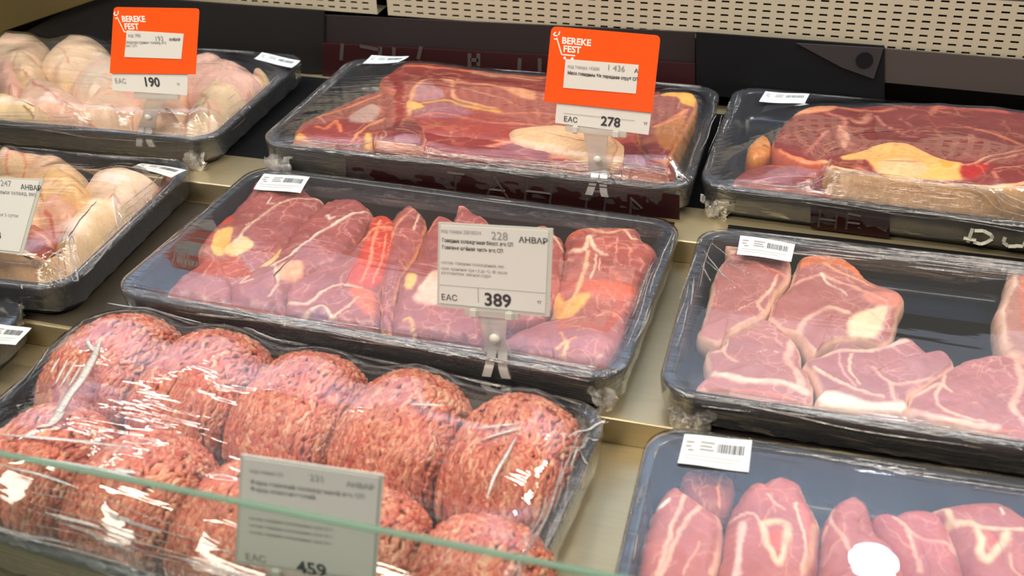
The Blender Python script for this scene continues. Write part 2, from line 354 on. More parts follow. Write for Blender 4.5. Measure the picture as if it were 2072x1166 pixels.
def slab(name, key, pts, lean, label, cat, mat, top=.0, bot=None, er=.006, dome=.003, seams=(), patches=(), rim=None, side=None, group=None, n=190, m=46, lump=.0012, bulge=.0015, mott=None, under=0.0, slope=(0, 0), ragged=.0014, auto=5, autocol=(222, 158, 138)):
    """a cut of meat with a traced outline: rounded top face, real thickness, fat seams as the meat's own colour.
    top/bot are heights over the tray rim / tray floor."""
    T = TR[key]; _seed[0] += 1; sd = _seed[0]
    top += {'T3': -.005, 'T7': -.009, 'T5': -.003}.get(key, 0)
    zt = T['z']+top; zb = T['base']+.003+under if bot is None else T['z']+bot
    O = catmull([Pz(px, py, zt)[:2] for px, py in pts], n)
    if np.sum(O[:, 0]*np.roll(O[:, 1], -1)-np.roll(O[:, 0], -1)*O[:, 1]) < 0: O = O[::-1]
    cyw, syw = math.cos(T['yaw']), math.sin(T['yaw'])
    def clamp_xy(X, Y, ins):
        dx, dy = X-T['x'], Y-T['y']; lx = dx*cyw+dy*syw; ly = -dx*syw+dy*cyw; hx = T['W']/2-ins; hy = T['D']/2-ins; rr = T['r']*.8
        qx = np.clip(lx, -(hx-rr), hx-rr); qy = np.clip(ly, -(hy-rr), hy-rr); ex, ey = lx-qx, ly-qy; el = np.sqrt(ex**2+ey**2)+1e-9; sc = np.minimum(1, rr/el)
        lx = qx+ex*sc; ly = qy+ey*sc; return lx*cyw-ly*syw+T['x'], lx*syw+ly*cyw+T['y']
    O = np.stack(clamp_xy(O[:, 0], O[:, 1], .0075 if cat != 'chicken' else .0085), 1)
    n = len(O); O3 = np.c_[O, np.full(n, zt)]; O = O+np.c_[fbm(O3, 130, sd+21, 3), fbm(O3, 130, sd+22, 3)]*ragged
    c = O.mean(0); U, S, Vt = np.linalg.svd(O-c, full_matrices=False)
    ax = Vt[0]; e = (O-c)@ax; wmin = np.ptp((O-c)@Vt[1]); half = max(0, (np.ptp(e)-wmin)/2*.92)
    mid = (e.max()+e.min())/2; tq = np.clip(e-mid, -half, half)+mid
    Q = c+tq[:, None]*ax
    d0 = np.linalg.norm(O-Q, axis=1)
    ss = np.concatenate([1-np.linspace(0, 1, m)**1.35])
    rings = []; dd = []
    for s in ss: rings.append(Q+(O-Q)*s); dd.append((1-s)*d0)
    XY = np.concatenate(rings); d = np.concatenate(dd)
    ere = np.minimum(er, np.maximum(.98*np.tile(d0, len(ss)), .0005)); x = np.clip(d/ere, 0, 1); z = zt-er*(1-np.sqrt(np.clip(1-(1-x)**2, 0, 1)))
    z = z+dome*(1-(1-np.clip(d/d0.max(), 0, 1))**2)
    P3 = np.c_[XY, np.zeros(len(XY))]
    z = z+lump*fbm(P3, 55, sd)*1.3
    z = z+slope[0]*(XY[:, 0]-c[0])+slope[1]*(XY[:, 1]-c[1])
    edgew = 1+.0
    # colour
    L0 = np.array(lin(lean))*(.88 if cat == 'chicken' else .65 if mat in (M_chop, M_shank) else .72); colr = np.tile(L0, (len(XY), 1))
    nz = fbm(P3, 45, sd+3); colr *= (1+.16*nz)[:, None]
    if mott is not None:
        k = np.clip((fbm(P3, 70, sd+5)-.1)*2.2, 0, 1)[:, None]*mott[1]; colr = colr*(1-k)+np.array(lin(mott[0]))*k
    warp = np.c_[fbm(P3, 110, sd+7), fbm(P3, 110, sd+9)]*.0016
    warp = warp+np.c_[vnoise(P3, 420, sd+8), vnoise(P3, 420, sd+10)]*.0006
    X2 = XY+warp; brk = np.clip(.85+.75*fbm(P3, 60, sd+12), .15, 1)
    def blend(f, col):
        nonlocal colr
        f = f[:, None]; colr = colr*(1-f)+np.array(lin(col))*.86*f
    for poly, col, soft in patches:
        pw = catmull([Pz(px, py, zt)[:2] for px, py in poly], 40)
        ins = inside(X2, pw); ed = seg_dist(X2, np.vstack([pw, pw[:1]])); sg = np.where(ins, ed, -ed)
        f = np.clip(sg/soft+.5, 0, 1); blend(f, col); z = z+f*.0006
    rsd = np.random.RandomState(900+sd); extra = []
    for _ in range(auto):
        a = c+(rsd.rand()-.5)*half*2.2*ax+(rsd.rand()-.5)*wmin*.8*Vt[1]; th = rsd.randn()*.55; dv = (ax*math.cos(th)+Vt[1]*math.sin(th))*rsd.choice([-1, 1]); q = [a]
        for _k in range(rsd.randint(3, 7)):
            dv = dv+rsd.randn(2)*.35; dv /= np.linalg.norm(dv); q.append(q[-1]+dv*.006)
        extra.append((np.array(q), .9+1.3*rsd.rand(), autocol))
    for line, wpx, col in list(seams)+extra:
        pl = line if isinstance(line, np.ndarray) else np.array([Pz(px, py, zt)[:2] for px, py in line])
        if len(pl) > 2:
            q = [pl[0]]
            for i in range(len(pl)-1):
                p0, p1, p2, p3 = pl[max(i-1, 0)], pl[i], pl[i+1], pl[min(i+2, len(pl)-1)]
                for t in (.25, .5, .75, 1.): q.append(.5*((2*p1)+(-p0+p2)*t+(2*p0-5*p1+4*p2-p3)*t*t+(-p0+3*p1-3*p2+p3)*t**3))
            pl = np.array(q)
        ds = seg_dist(X2, pl); ww = wpx*.00038*{'T4': 1.75, 'T6': 1.6, 'T3': 1.35, 'T1': 1.3}.get(key, 1.)*(1+.45*fbm(P3, 90, sd+11))
        f = np.clip(1.25-ds/np.maximum(ww, 1e-5), 0, 1); f = f*f*(3-2*f)*brk*(.6 if col is autocol else 1); blend(f, col); z = z+f*.0005
    if rim:
        f = np.clip(1.3-d/(rim[1]*(1+.7*fbm(P3, 60, sd+13))), 0, 1); blend(f, rim[0])
    # wall down to the tray
    nr = 8; wz = []; wxy = []; wc = []
    z1 = z[:n].copy()
    for k in range(1, nr+1):
        t = k/nr; off = bulge*math.sin(math.pi*min(1, t*1.1))-.002*t
        nrm = (O-Q)/np.maximum(d0, 1e-6)[:, None]
        xy = O+nrm*off; wxy.append(xy); wz.append(z1*(1-t)+zb*t)
        cc = colr[:n] if side is None else np.tile(np.array(lin(side))*.8, (n, 1))
        kk = 1+.18*fbm(np.c_[xy, z1*(1-t)+zb*t], 120, sd+15); wc.append(cc*kk[:, None])
    # order: wall bottom -> wall top -> top rings -> centre
    VXY = np.concatenate(wxy[::-1]+[XY]); VX = VXY[:, 0]; VY_ = VXY[:, 1]; VZ = np.concatenate(wz[::-1]+[z]); VC = np.clip(np.concatenate(wc[::-1]+[colr]), 0, 1)
    R = nr+len(ss); Fc = []
    i = np.arange(n); j = (i+1) % n
    for k in range(R-1): Fc += np.stack([k*n+i, k*n+j, (k+1)*n+j, (k+1)*n+i], 1).tolist()
    VX, VY_ = clamp_xy(VX, VY_, .0052+.0135*np.clip((T['z']-VZ)/T['H'], 0, 1))
    org = np.array([c[0], c[1], zb])
    V = np.c_[VX, VY_, VZ]-org
    o = mesh(name, V, Fc+[list(range(n))[::-1]], mat, None, VC, weld=((R-1)*n, R*n, .00012))
    o.location = org
    tag(o, label, cat, group)
    T['obst'].append(np.c_[VX, VY_, VZ])
    return o

c6 = C(2.916, 220, 320); c7 = C(2.776, 800, 380); c8 = C(2.534, 1320, 440); c9 = C(2.49, 1240, 840); c2 = C(2.96, 500, 0); c3 = C(2.776, 1000, 0); c4 = C(2.332, 1400, 0); c1 = C(2.96, 0, 0); c5 = C(2.776, 0, 280); c0 = C(1, 0, 0)
def s_(f, pts, wd, col): return (f(*pts), wd, col)
# --- neck meat, T3
NK = (176, 92, 88); G = 'boned neck meat pieces in the long middle tray'
kw = dict(mat=M_neck, cat='meat', ragged=.0024)
slab('neck_meat', 'T3', c6((880, 105), (960, 68), (1080, 85), (1190, 200), (1275, 252), (1160, 370), (1100, 480), (980, 560), (850, 680), (735, 740), (700, 850), (600, 850), (430, 810), (330, 785), (400, 700), (520, 600), (515, 520), (600, 410), (700, 320), (770, 240), (830, 180)), NK,
     'neck meat piece under the white sticker at the tray corner', top=.0, er=.011, dome=.004, lump=.002, rim=((196, 110, 96), .002), **kw,
     seams=[s_(c6, [(1250, 245), (1100, 255), (1000, 300), (830, 430), (740, 530)], 3.2, FAT), s_(c6, [(960, 250), (940, 290), (1040, 280)], 2.5, CRM), s_(c6, [(900, 380), (820, 420)], 2, FAT), s_(c6, [(520, 520), (620, 600), (560, 720)], 2, (216, 140, 125))],
     patches=[(c6((640, 440), (730, 430), (720, 500), (680, 580), (620, 570), (610, 500)), YEL, .002), (c6((780, 480), (860, 520), (760, 590), (690, 575), (720, 520)), (235, 200, 140), .002), (c6((640, 330), (700, 340), (740, 385), (650, 400), (600, 380)), (205, 75, 45), .003)])
slab('neck_meat', 'T3', c6((1270, 262), (1340, 230), (1470, 235), (1575, 322), (1500, 430), (1390, 560), (1230, 650), (1130, 690), (1060, 780), (1025, 900), (950, 892), (800, 870), (710, 820), (718, 720), (780, 680), (880, 615), (1000, 520), (1060, 440), (1170, 340)), NK,
     'neck meat piece split by one long white seam, second from the sticker', top=.0, er=.011, dome=.005, lump=.002, rim=((200, 110, 95), .002), **kw,
     seams=[s_(c6, [(1540, 312), (1400, 370), (1200, 500), (1080, 590), (970, 655)], 3.5, CRM), s_(c6, [(1290, 360), (1310, 385), (1330, 375)], 3, CRM), s_(c6, [(980, 660), (1000, 760), (960, 830)], 3, FAT), s_(c6, [(760, 720), (830, 700), (780, 740), (850, 730)], 2.5, FAT), s_(c6, [(1340, 240), (1470, 245), (1540, 300)], 3, (220, 120, 90))],
     patches=[(c6((1010, 525), (1000, 590), (950, 650), (890, 640), (920, 590)), (235, 200, 130), .002), (c6((1140, 630), (1130, 690), (1020, 730), (980, 690), (1050, 640)), PEACH, .003)])
slab('neck_meat', 'T3', c6((1560, 332), (1665, 335), (1700, 440), (1680, 560), (1650, 660), (1610, 800), (1590, 945), (1480, 985), (1290, 935), (1130, 920), (1028, 895), (1040, 830), (1075, 740), (1200, 650), (1380, 560), (1500, 440)), NK,
     'neck meat piece with a raw red bone down its edge', top=-.001, er=.010, dome=.003, lump=.0022, **kw,
     seams=[s_(c6, [(1600, 380), (1560, 520), (1540, 620), (1490, 740)], 3, (240, 150, 110)), s_(c6, [(1640, 450), (1610, 600), (1560, 740)], 2.2, (236, 150, 115)), s_(c6, [(1500, 480), (1600, 420), (1760, 410)], 6, PEACH), s_(c6, [(1060, 850), (1180, 870), (1290, 790), (1400, 760), (1490, 780)], 4, FAT), s_(c6, [(1140, 920), (1260, 890), (1330, 930), (1480, 840)], 3, FAT)],
     patches=[(c6((1560, 350), (1660, 350), (1680, 450), (1660, 640), (1560, 760), (1410, 750), (1450, 640), (1520, 480)), (205, 66, 40), .0025), (c6((1430, 790), (1560, 790), (1570, 930), (1480, 900)), (215, 105, 70), .003), (c6((1190, 890), (1300, 900), (1300, 940), (1200, 930)), PUR, .002)])
slab('neck_meat', 'T3', c0((792, 440), (830, 413), (860, 436), (858, 480), (838, 520), (812, 560), (802, 600), (795, 640), (790, 668), (772, 660), (768, 620), (770, 580), (778, 520), (786, 480)), NK,
     'slim neck meat piece with a pink ragged tip, beyond the red bone', top=-.001, er=.008, dome=.002, lump=.002, rim=(PEACH, .0018), **kw,
     seams=[s_(c0, [(835, 425), (800, 460), (780, 520)], 4, PEACH), s_(c0, [(850, 430), (838, 470)], 2.5, FAT)])
slab('neck_meat', 'T3', c0((862, 460), (885, 432), (915, 445), (935, 412), (962, 425), (992, 450), (990, 520), (985, 600), (975, 680), (925, 680), (870, 668), (820, 668), (790, 660), (800, 600), (815, 550), (845, 500)), NK,
     'neck meat piece mostly behind the 389 sign, yellow fat at its foot', top=.0005, er=.010, dome=.003, lump=.002, **kw,
     seams=[s_(c0, [(868, 470), (885, 440), (940, 420), (985, 448)], 4, (230, 140, 110)), s_(c0, [(850, 590), (880, 560)], 6, FAT), s_(c0, [(810, 655), (830, 645), (835, 670)], 3, YEL)],
     patches=[(c0((822, 555), (842, 560), (836, 585), (820, 585)), YEL, .002), (c0((840, 600), (885, 550), (890, 620), (845, 615)), (236, 185, 165), .004)])
slab('neck_meat', 'T3', c0((1062, 500), (1082, 458), (1105, 452), (1125, 470), (1140, 480), (1142, 560), (1120, 620), (1060, 650), (1000, 640), (1005, 560)), NK,
     'neck meat piece showing only its pink edges behind the 389 sign', top=-.002, er=.010, dome=.002, lump=.002, **kw,
     seams=[s_(c0, [(1120, 478), (1138, 500)], 4, FAT), s_(c0, [(1075, 462), (1108, 458)], 4, (215, 120, 95))])
slab('neck_meat', 'T3', c7((962, 240), (1060, 213), (1200, 200), (1285, 206), (1372, 222), (1412, 292), (1478, 325), (1440, 420), (1395, 540), (1375, 620), (1300, 740), (1290, 800), (1250, 870), (1100, 890), (900, 850), (860, 760), (900, 560), (950, 400)), (184, 92, 84),
     'largest neck meat piece with a bone end, near the far rim beyond the 389 sign', top=.001, er=.012, dome=.005, lump=.0025, **kw,
     seams=[s_(c7, [(980, 240), (1080, 235), (1180, 270), (1290, 240), (1370, 235), (1395, 280)], 6, PEACH), s_(c7, [(1290, 250), (1330, 300), (1390, 290)], 3, FAT), s_(c7, [(980, 350), (1060, 370), (1090, 290), (1120, 370), (1190, 400)], 4.5, FAT), s_(c7, [(1080, 380), (1060, 480), (1020, 600), (950, 700)], 4.5, (240, 180, 140)), s_(c7, [(1130, 400), (1120, 470), (1100, 530)], 2, FAT), s_(c7, [(1150, 420), (1145, 500)], 1.6, FAT), s_(c7, [(1250, 300), (1240, 420), (1290, 460)], 1.4, (220, 150, 130)), s_(c7, [(1200, 660), (1260, 520)], 2.5, (205, 90, 60))],
     patches=[(c7((870, 700), (910, 560), (940, 640), (1030, 620), (1100, 600), (1060, 690), (960, 760), (880, 720)), (240, 180, 95), .003), (c7((1030, 540), (1260, 560), (1380, 600), (1280, 640), (1040, 620)), (205, 98, 78), .005), (c7((960, 240), (1030, 220), (1050, 260), (990, 290)), (205, 90, 66), .003)])
slab('neck_meat', 'T3', c7((600, 840), (700, 785), (800, 750), (900, 725), (1050, 700), (1180, 650), (1290, 690), (1300, 750), (1250, 870), (1190, 950), (1100, 978), (930, 962), (720, 920), (610, 890)), (190, 102, 96),
     'flat neck meat piece at the near rim beside the clear sign clip', top=.004, bot=-.016, er=.009, dome=.003, lump=.002, **kw,
     seams=[s_(c7, [(930, 830), (960, 880), (1010, 860)], 3, PEACH), s_(c7, [(900, 920), (960, 880), (950, 940)], 3.5, YEL), s_(c7, [(760, 790), (900, 760), (1100, 700)], 1.6, (215, 145, 130)), s_(c7, [(1120, 740), (1200, 700), (1280, 740)], 1.6, (225, 150, 130))])

# --- pork chops, T5
CH = (196, 126, 124); RIMC = (233, 190, 170); kw = dict(mat=M_chop, cat='meat')
slab('pork_chop', 'T5', c8((360, 120), (440, 92), (560, 130), (690, 185), (712, 300), (640, 390), (600, 480), (500, 540), (400, 590), (345, 645), (270, 622), (237, 590), (270, 500), (300, 350), (345, 240), (385, 190)), CH,
     'bone-in chop under the barcode sticker in the far tray corner', top=-.007, er=.006, rim=(RIMC, .0035), side=(225, 180, 160), **kw,
     seams=[s_(c8, [(400, 210), (500, 240), (620, 280), (705, 310)], 8, (226, 160, 150)), s_(c8, [(440, 200), (520, 235), (600, 280), (660, 300)], 4, (205, 70, 50)), s_(c8, [(640, 300), (600, 380), (540, 450), (590, 490)], 5, RIMC), s_(c8, [(310, 390), (420, 370)], 1.3, RIMC), s_(c8, [(430, 490), (540, 430)], 1.3, RIMC)],
     patches=[(c8((360, 120), (430, 95), (440, 180), (380, 190)), (238, 185, 155), .003)])
slab('pork_chop', 'T5', c8((765, 195), (850, 188), (960, 200), (1050, 250), (1120, 330), (1285, 392), (1270, 480), (1235, 600), (1180, 645), (1100, 625), (960, 615), (880, 650), (830, 700), (780, 650), (750, 600), (650, 560), (600, 500), (620, 420), (705, 340), (735, 240)), CH,
     'bone-in chop with a yellowish ragged top and a bare rib bone', top=-.004, er=.006, rim=(RIMC, .0025), side=(226, 186, 166), **kw,
     seams=[s_(c8, [(700, 350), (850, 310), (960, 350), (1100, 400), (1200, 440)], 6, (230, 170, 155)), s_(c8, [(870, 235), (950, 290), (1060, 330), (1130, 370)], 5, (240, 165, 115)), s_(c8, [(1000, 500), (900, 480), (760, 560), (790, 640), (830, 690)], 7, RIMC), s_(c8, [(860, 300), (900, 350), (990, 410)], 4, CRM), s_(c8, [(1220, 400), (1200, 520), (1160, 620)], 3, (215, 150, 150))],
     patches=[(c8((780, 200), (950, 205), (1060, 270), (1110, 330), (960, 260), (850, 240), (760, 260)), (226, 130, 90), .004), (c8((1020, 520), (1120, 480), (1220, 450), (1180, 560), (1130, 630), (1010, 600)), (232, 212, 180), .004), (c8((1090, 400), (1280, 395), (1265, 470), (1120, 450)), (216, 140, 125), .004)])
slab('pork_chop', 'T5', c8((380, 612), (500, 548), (590, 518), (720, 612), (765, 690), (770, 750), (830, 860), (800, 960), (600, 950), (400, 905), (225, 875), (285, 800), (272, 690), (340, 670)), CH,
     'bone-in chop with a round eye and thick white fat, at the near tray corner', top=-.003, er=.006, rim=(RIMC, .0025), side=(228, 190, 170), **kw,
     seams=[s_(c8, [(365, 660), (370, 710), (430, 750)], 4, RIMC), s_(c8, [(380, 620), (370, 690), (300, 700)], 3, RIMC), s_(c8, [(720, 640), (690, 740), (740, 800), (760, 860)], 10, RIMC), s_(c8, [(290, 800), (480, 850), (660, 860), (790, 900)], 11, (240, 208, 190)), s_(c8, [(420, 885), (560, 905), (700, 930)], 4, (222, 120, 100)), s_(c8, [(540, 700), (600, 690), (640, 700)], 1.2, RIMC)])
slab('pork_chop', 'T5', c8((775, 740), (900, 680), (965, 630), (1080, 665), (1200, 640), (1315, 610), (1430, 690), (1500, 678), (1550, 750), (1440, 835), (1320, 915), (1300, 1010), (1100, 1000), (850, 970), (860, 880), (820, 790)), (190, 122, 126),
     'bone-in chop in the middle of the near row', top=-.002, er=.006, rim=(RIMC, .0028), side=(230, 195, 170), **kw,
     seams=[s_(c8, [(820, 730), (960, 690), (1100, 690), (1300, 640)], 7, RIMC), s_(c8, [(1130, 780), (1220, 860), (1330, 850), (1440, 820)], 4.5, RIMC), s_(c8, [(830, 780), (950, 850), (1080, 910), (1180, 930)], 5, RIMC), s_(c8, [(1020, 710), (1010, 800), (1060, 870)], 3.5, RIMC), s_(c8, [(960, 700), (970, 800), (1040, 880)], 3, (214, 160, 160)), s_(c8, [(1220, 860), (1250, 960)], 5, RIMC)],
     patches=[(c8((860, 900), (1000, 920), (1130, 960), (1290, 950), (1280, 1000), (1080, 1000), (870, 970)), (243, 226, 205), .005)])
slab('pork_chop', 'T5', c8((1315, 920), (1380, 860), (1470, 800), (1560, 740), (1700, 700), (1790, 695), (1880, 725), (1990, 780), (2100, 900), (2150, 1100), (2050, 1200), (1900, 1160), (1700, 1100), (1400, 1035), (1305, 1010)), (194, 118, 118),
     'bone-in chop with a wide dark eye, last of the near row', top=-.002, er=.006, rim=(RIMC, .0028), side=(230, 190, 170), **kw,
     seams=[s_(c8, [(1500, 800), (1490, 860), (1530, 900)], 4, RIMC), s_(c8, [(1340, 920), (1480, 860), (1450, 940), (1520, 1010), (1700, 1050)], 5, RIMC), s_(c8, [(1870, 740), (1890, 880), (1840, 990), (1900, 1060)], 8, RIMC), s_(c8, [(1330, 1000), (1500, 1040), (1760, 1080)], 11, (240, 205, 188)), s_(c8, [(1450, 1040), (1550, 1060)], 3, (215, 100, 80)), s_(c8, [(1780, 1100), (1880, 1110)], 4, (215, 110, 90))])
slab('pork_chop', 'T5', c8((1832, 240), (1875, 236), (1960, 250), (2080, 330), (2120, 500), (2080, 700), (1960, 760), (1860, 720), (1812, 690), (1785, 620), (1762, 480), (1812, 350)), (200, 145, 135),
     'pale fatty chop standing at the frame edge across the empty part of its tray', top=.001, er=.008, rim=(RIMC, .005), side=(220, 185, 165), **kw,
     seams=[s_(c8, [(1850, 260), (1850, 340), (1790, 480), (1800, 640)], 8, (226, 200, 185)), s_(c8, [(1900, 300), (1890, 420), (1910, 600)], 4, (214, 120, 100))])

# --- shanks, T7
SK = (200, 104, 92); kw = dict(mat=M_shank, cat='meat'); RS = (232, 180, 158)
slab('shank_steak', 'T7', c9((365, 270), (480, 260), (600, 285), (615, 380), (570, 480), (450, 470), (360, 350)), (180, 96, 88), 'small dark shank piece tucked behind the first steak, under the white sticker', top=-.006, er=.010, dome=.002, side=(170, 80, 75), **kw,
     seams=[s_(c9, [(560, 290), (530, 380), (540, 460)], 3, (225, 150, 110)), s_(c9, [(400, 270), (430, 290)], 3, (220, 160, 150))])
slab('shank_steak', 'T7', c9((300, 335), (355, 362), (450, 430), (545, 500), (562, 600), (545, 750), (500, 930), (280, 1000), (90, 950), (120, 800), (140, 650), (170, 550), (210, 430)), SK, 'shank steak with two long pale seams, against the tray wall', top=.003, er=.011, dome=.003, side=(195, 110, 96), **kw,
     seams=[s_(c9, [(350, 375), (400, 400), (460, 450), (540, 520), (545, 640), (500, 800)], 8, RS), s_(c9, [(360, 410), (320, 520), (270, 660), (220, 820)], 5, RS), s_(c9, [(450, 450), (360, 560), (290, 700), (240, 820)], 5, RS), s_(c9, [(430, 650), (390, 740), (350, 820)], 2, (226, 160, 140)), s_(c9, [(200, 470), (170, 560), (160, 640)], 3, (238, 210, 195))],
     patches=[(c9((230, 440), (290, 425), (270, 450), (225, 465)), (245, 230, 215), .001)])
slab('shank_steak', 'T7', c9((690, 322), (730, 318), (740, 335), (800, 300), (870, 293), (950, 335), (1000, 430), (1050, 520), (1052, 620), (1040, 750), (980, 950), (700, 1000), (520, 930), (545, 700), (575, 520), (640, 390)), (198, 100, 88), 'shank steak with a pale triangular bone ring, second along', top=.003, er=.011, dome=.004, side=(200, 120, 100), **kw,
     seams=[s_(c9, [(960, 380), (1010, 460), (1040, 540)], 7, (236, 200, 160)), s_(c9, [(600, 520), (700, 510), (750, 570)], 3, RS), s_(c9, [(750, 570), (870, 570), (860, 690), (830, 770), (780, 680), (750, 570)], 7, (238, 200, 165)), s_(c9, [(650, 560), (640, 640), (630, 760), (610, 830)], 7, (222, 190, 178)), s_(c9, [(920, 460), (940, 560), (970, 660), (960, 780)], 4, (236, 205, 180)), s_(c9, [(780, 420), (810, 460), (860, 500)], 3, RS), s_(c9, [(1020, 560), (1000, 700), (960, 800)], 8, (222, 165, 130))],
     patches=[(c9((790, 620), (850, 610), (845, 680), (815, 700)), (214, 82, 55), .002), (c9((940, 470), (990, 480), (1000, 640), (960, 640)), (206, 104, 96), .003)])
slab('shank_steak', 'T7', c9((1200, 384), (1250, 400), (1295, 440), (1325, 540), (1380, 620), (1450, 690), (1500, 930), (1250, 1000), (990, 930), (1030, 780), (1050, 690), (1060, 560), (1110, 440)), SK, 'narrow shank steak in the middle with a white seam down one edge', top=.002, er=.011, dome=.005, side=(200, 112, 98), **kw,
     seams=[s_(c9, [(1110, 450), (1100, 520), (1150, 620), (1190, 700)], 4, RS), s_(c9, [(1080, 540), (1050, 620)], 4, RS)])
slab('shank_steak', 'T7', c9((1310, 500), (1350, 470), (1390, 510), (1420, 480), (1500, 455), (1640, 475), (1690, 540), (1740, 640), (1800, 930), (1600, 1000), (1480, 930), (1420, 720), (1330, 580)), (202, 100, 94), 'shank steak with curved white seams, under the bright lamp reflection', top=.001, er=.010, dome=.004, side=(200, 112, 98), **kw,
     seams=[s_(c9, [(1420, 520), (1470, 580), (1560, 650), (1690, 660), (1720, 700)], 5, RS), s_(c9, [(1460, 560), (1520, 700), (1540, 800)], 5, RS), s_(c9, [(1700, 540), (1720, 650), (1790, 750)], 6, (238, 200, 160)), s_(c9, [(1560, 540), (1620, 560), (1640, 520)], 2.5, (226, 160, 150))])
slab('shank_steak', 'T7', c9((1600, 475), (1700, 432), (1830, 416), (1960, 420), (2060, 475), (2200, 600), (2220, 930), (2000, 1000), (1840, 930), (1760, 700), (1680, 560)), (196, 96, 84), 'broad shank steak with a V of creamy bone fat, cut off by the frame edge', top=.003, er=.011, dome=.004, side=(200, 112, 98), **kw,
     seams=[s_(c9, [(1610, 480), (1680, 490), (1700, 560)], 7, (230, 190, 150)), s_(c9, [(1730, 560), (1830, 580), (1860, 740), (1930, 700), (1990, 620)], 8, (238, 205, 165)), s_(c9, [(1830, 580), (1950, 600), (2060, 590)], 6, (238, 200, 165)), s_(c9, [(1950, 480), (1960, 520)], 3, CRM), s_(c9, [(1990, 720), (2010, 800), (2080, 850)], 3, RS)],
     patches=[(c9((1870, 610), (1920, 630), (1930, 680), (1880, 690)), (210, 82, 58), .002)])

# --- beef, T4
BF = (176, 66, 56); kw = dict(mat=M_beef, cat='meat'); OF = (232, 130, 78)
slab('beef_slice', 'T4', c0((765, 165), (795, 140), (830, 124), (900, 130), (1000, 143), (1110, 152), (1230, 165), (1330, 178), (1335, 215), (1200, 205), (1050, 190), (900, 180), (800, 185)), (158, 46, 40), 'long beef slice against the far rim, edged with orange fat', auto=10, autocol=(232, 150, 110), top=.006, bot=-.02, er=.007, dome=.002, rim=((206, 96, 66), .004), **kw,
     seams=[s_(c0, [(820, 135), (900, 140), (1010, 152), (1100, 160)], 5, OF), s_(c0, [(960, 150), (1040, 160), (1090, 165)], 6, (226, 170, 130))])
slab('beef_slice', 'T4', c0((594, 268), (605, 248), (640, 232), (690, 208), (740, 188), (780, 182), (800, 200), (790, 250), (760, 295), (700, 296), (640, 290), (596, 285)), (160, 52, 48), 'wedge of beef with orange corner fat beside the chicken tray', top=.004, er=.008, dome=.003, rim=((214, 110, 70), .0022), **kw,
     seams=[s_(c0, [(640, 238), (700, 222), (770, 195)], 4, OF), s_(c0, [(710, 290), (740, 262), (780, 240)], 3.5, (232, 150, 100)), s_(c0, [(640, 260), (660, 265), (680, 250), (690, 270)], 4, OF), s_(c0, [(745, 275), (748, 298)], 8, YEL)],
     patches=[(c0((596, 268), (612, 272), (624, 286), (597, 284)), (226, 150, 50), .002), (c0((715, 235), (750, 215), (770, 225), (750, 250), (710, 252)), (188, 150, 140), .003)])
slab('beef_slice', 'T4', c0((785, 215), (800, 180), (840, 160), (900, 158), (1000, 166), (1100, 182), (1200, 200), (1330, 225), (1350, 260), (1330, 300), (1200, 300), (1060, 290), (900, 275), (800, 262), (780, 245)), BF, 'largest beef slice in the middle of its tray with white and yellow seams', auto=10, autocol=(222, 130, 96), top=.010, er=.008, dome=.003, rim=((205, 100, 70), .0015), **kw,
     seams=[s_(c0, [(828, 235), (835, 190), (860, 163), (905, 162), (915, 172), (918, 200), (950, 215), (1000, 225)], 4.5, (236, 165, 120)), s_(c0, [(905, 165), (1000, 175), (1080, 192)], 6, (232, 150, 105)), s_(c0, [(850, 213), (900, 208), (940, 220), (1010, 232)], 4, (226, 170, 80)), s_(c0, [(935, 182), (1000, 198), (1040, 215)], 2, (226, 140, 110)), s_(c0, [(840, 240), (900, 235), (980, 250), (1100, 258)], 2.5, (220, 120, 90)), s_(c0, [(1020, 235), (1100, 235), (1150, 245)], 2.5, (220, 130, 100)), s_(c0, [(1080, 190), (1200, 212), (1320, 240)], 2.5, (220, 130, 100))],
     patches=[(c0((845, 175), (868, 170), (900, 200), (850, 208), (836, 200)), (182, 120, 128), .003), (c0((835, 228), (880, 212), (940, 222), (950, 238), (850, 240)), (160, 92, 104), .003), (c0((1020, 178), (1070, 182), (1082, 205), (1050, 200)), (228, 150, 105), .003), (c0((825, 208), (850, 212), (855, 222), (828, 226)), (240, 190, 90), .002), (c0((950, 215), (1010, 225), (1005, 230), (950, 224)), (150, 70, 15), .002)])
slab('beef_slice', 'T4', c3((830, 600), (905, 530), (1000, 515), (1130, 530), (1132, 600), (1080, 700), (1010, 830), (960, 890), (860, 870), (800, 760)), (150, 58, 58), 'beef slice with a yellow fat cap and a fatty side, past the orange 278 sign', top=.016, er=.006, dome=.002, side=(186, 118, 60), rim=((220, 140, 80), .0018), **kw,
     seams=[s_(c3, [(900, 720), (1000, 680), (1080, 620)], 5, (236, 140, 90)), s_(c3, [(840, 800), (960, 770), (1040, 740)], 10, (170, 100, 60))],
     patches=[(c3((930, 540), (1000, 520), (1128, 535), (1125, 595), (1060, 590), (1030, 555)), (236, 165, 50), .002), (c3((900, 730), (1000, 690), (1070, 640), (1060, 720), (1000, 830), (930, 830)), (180, 110, 56), .003)])
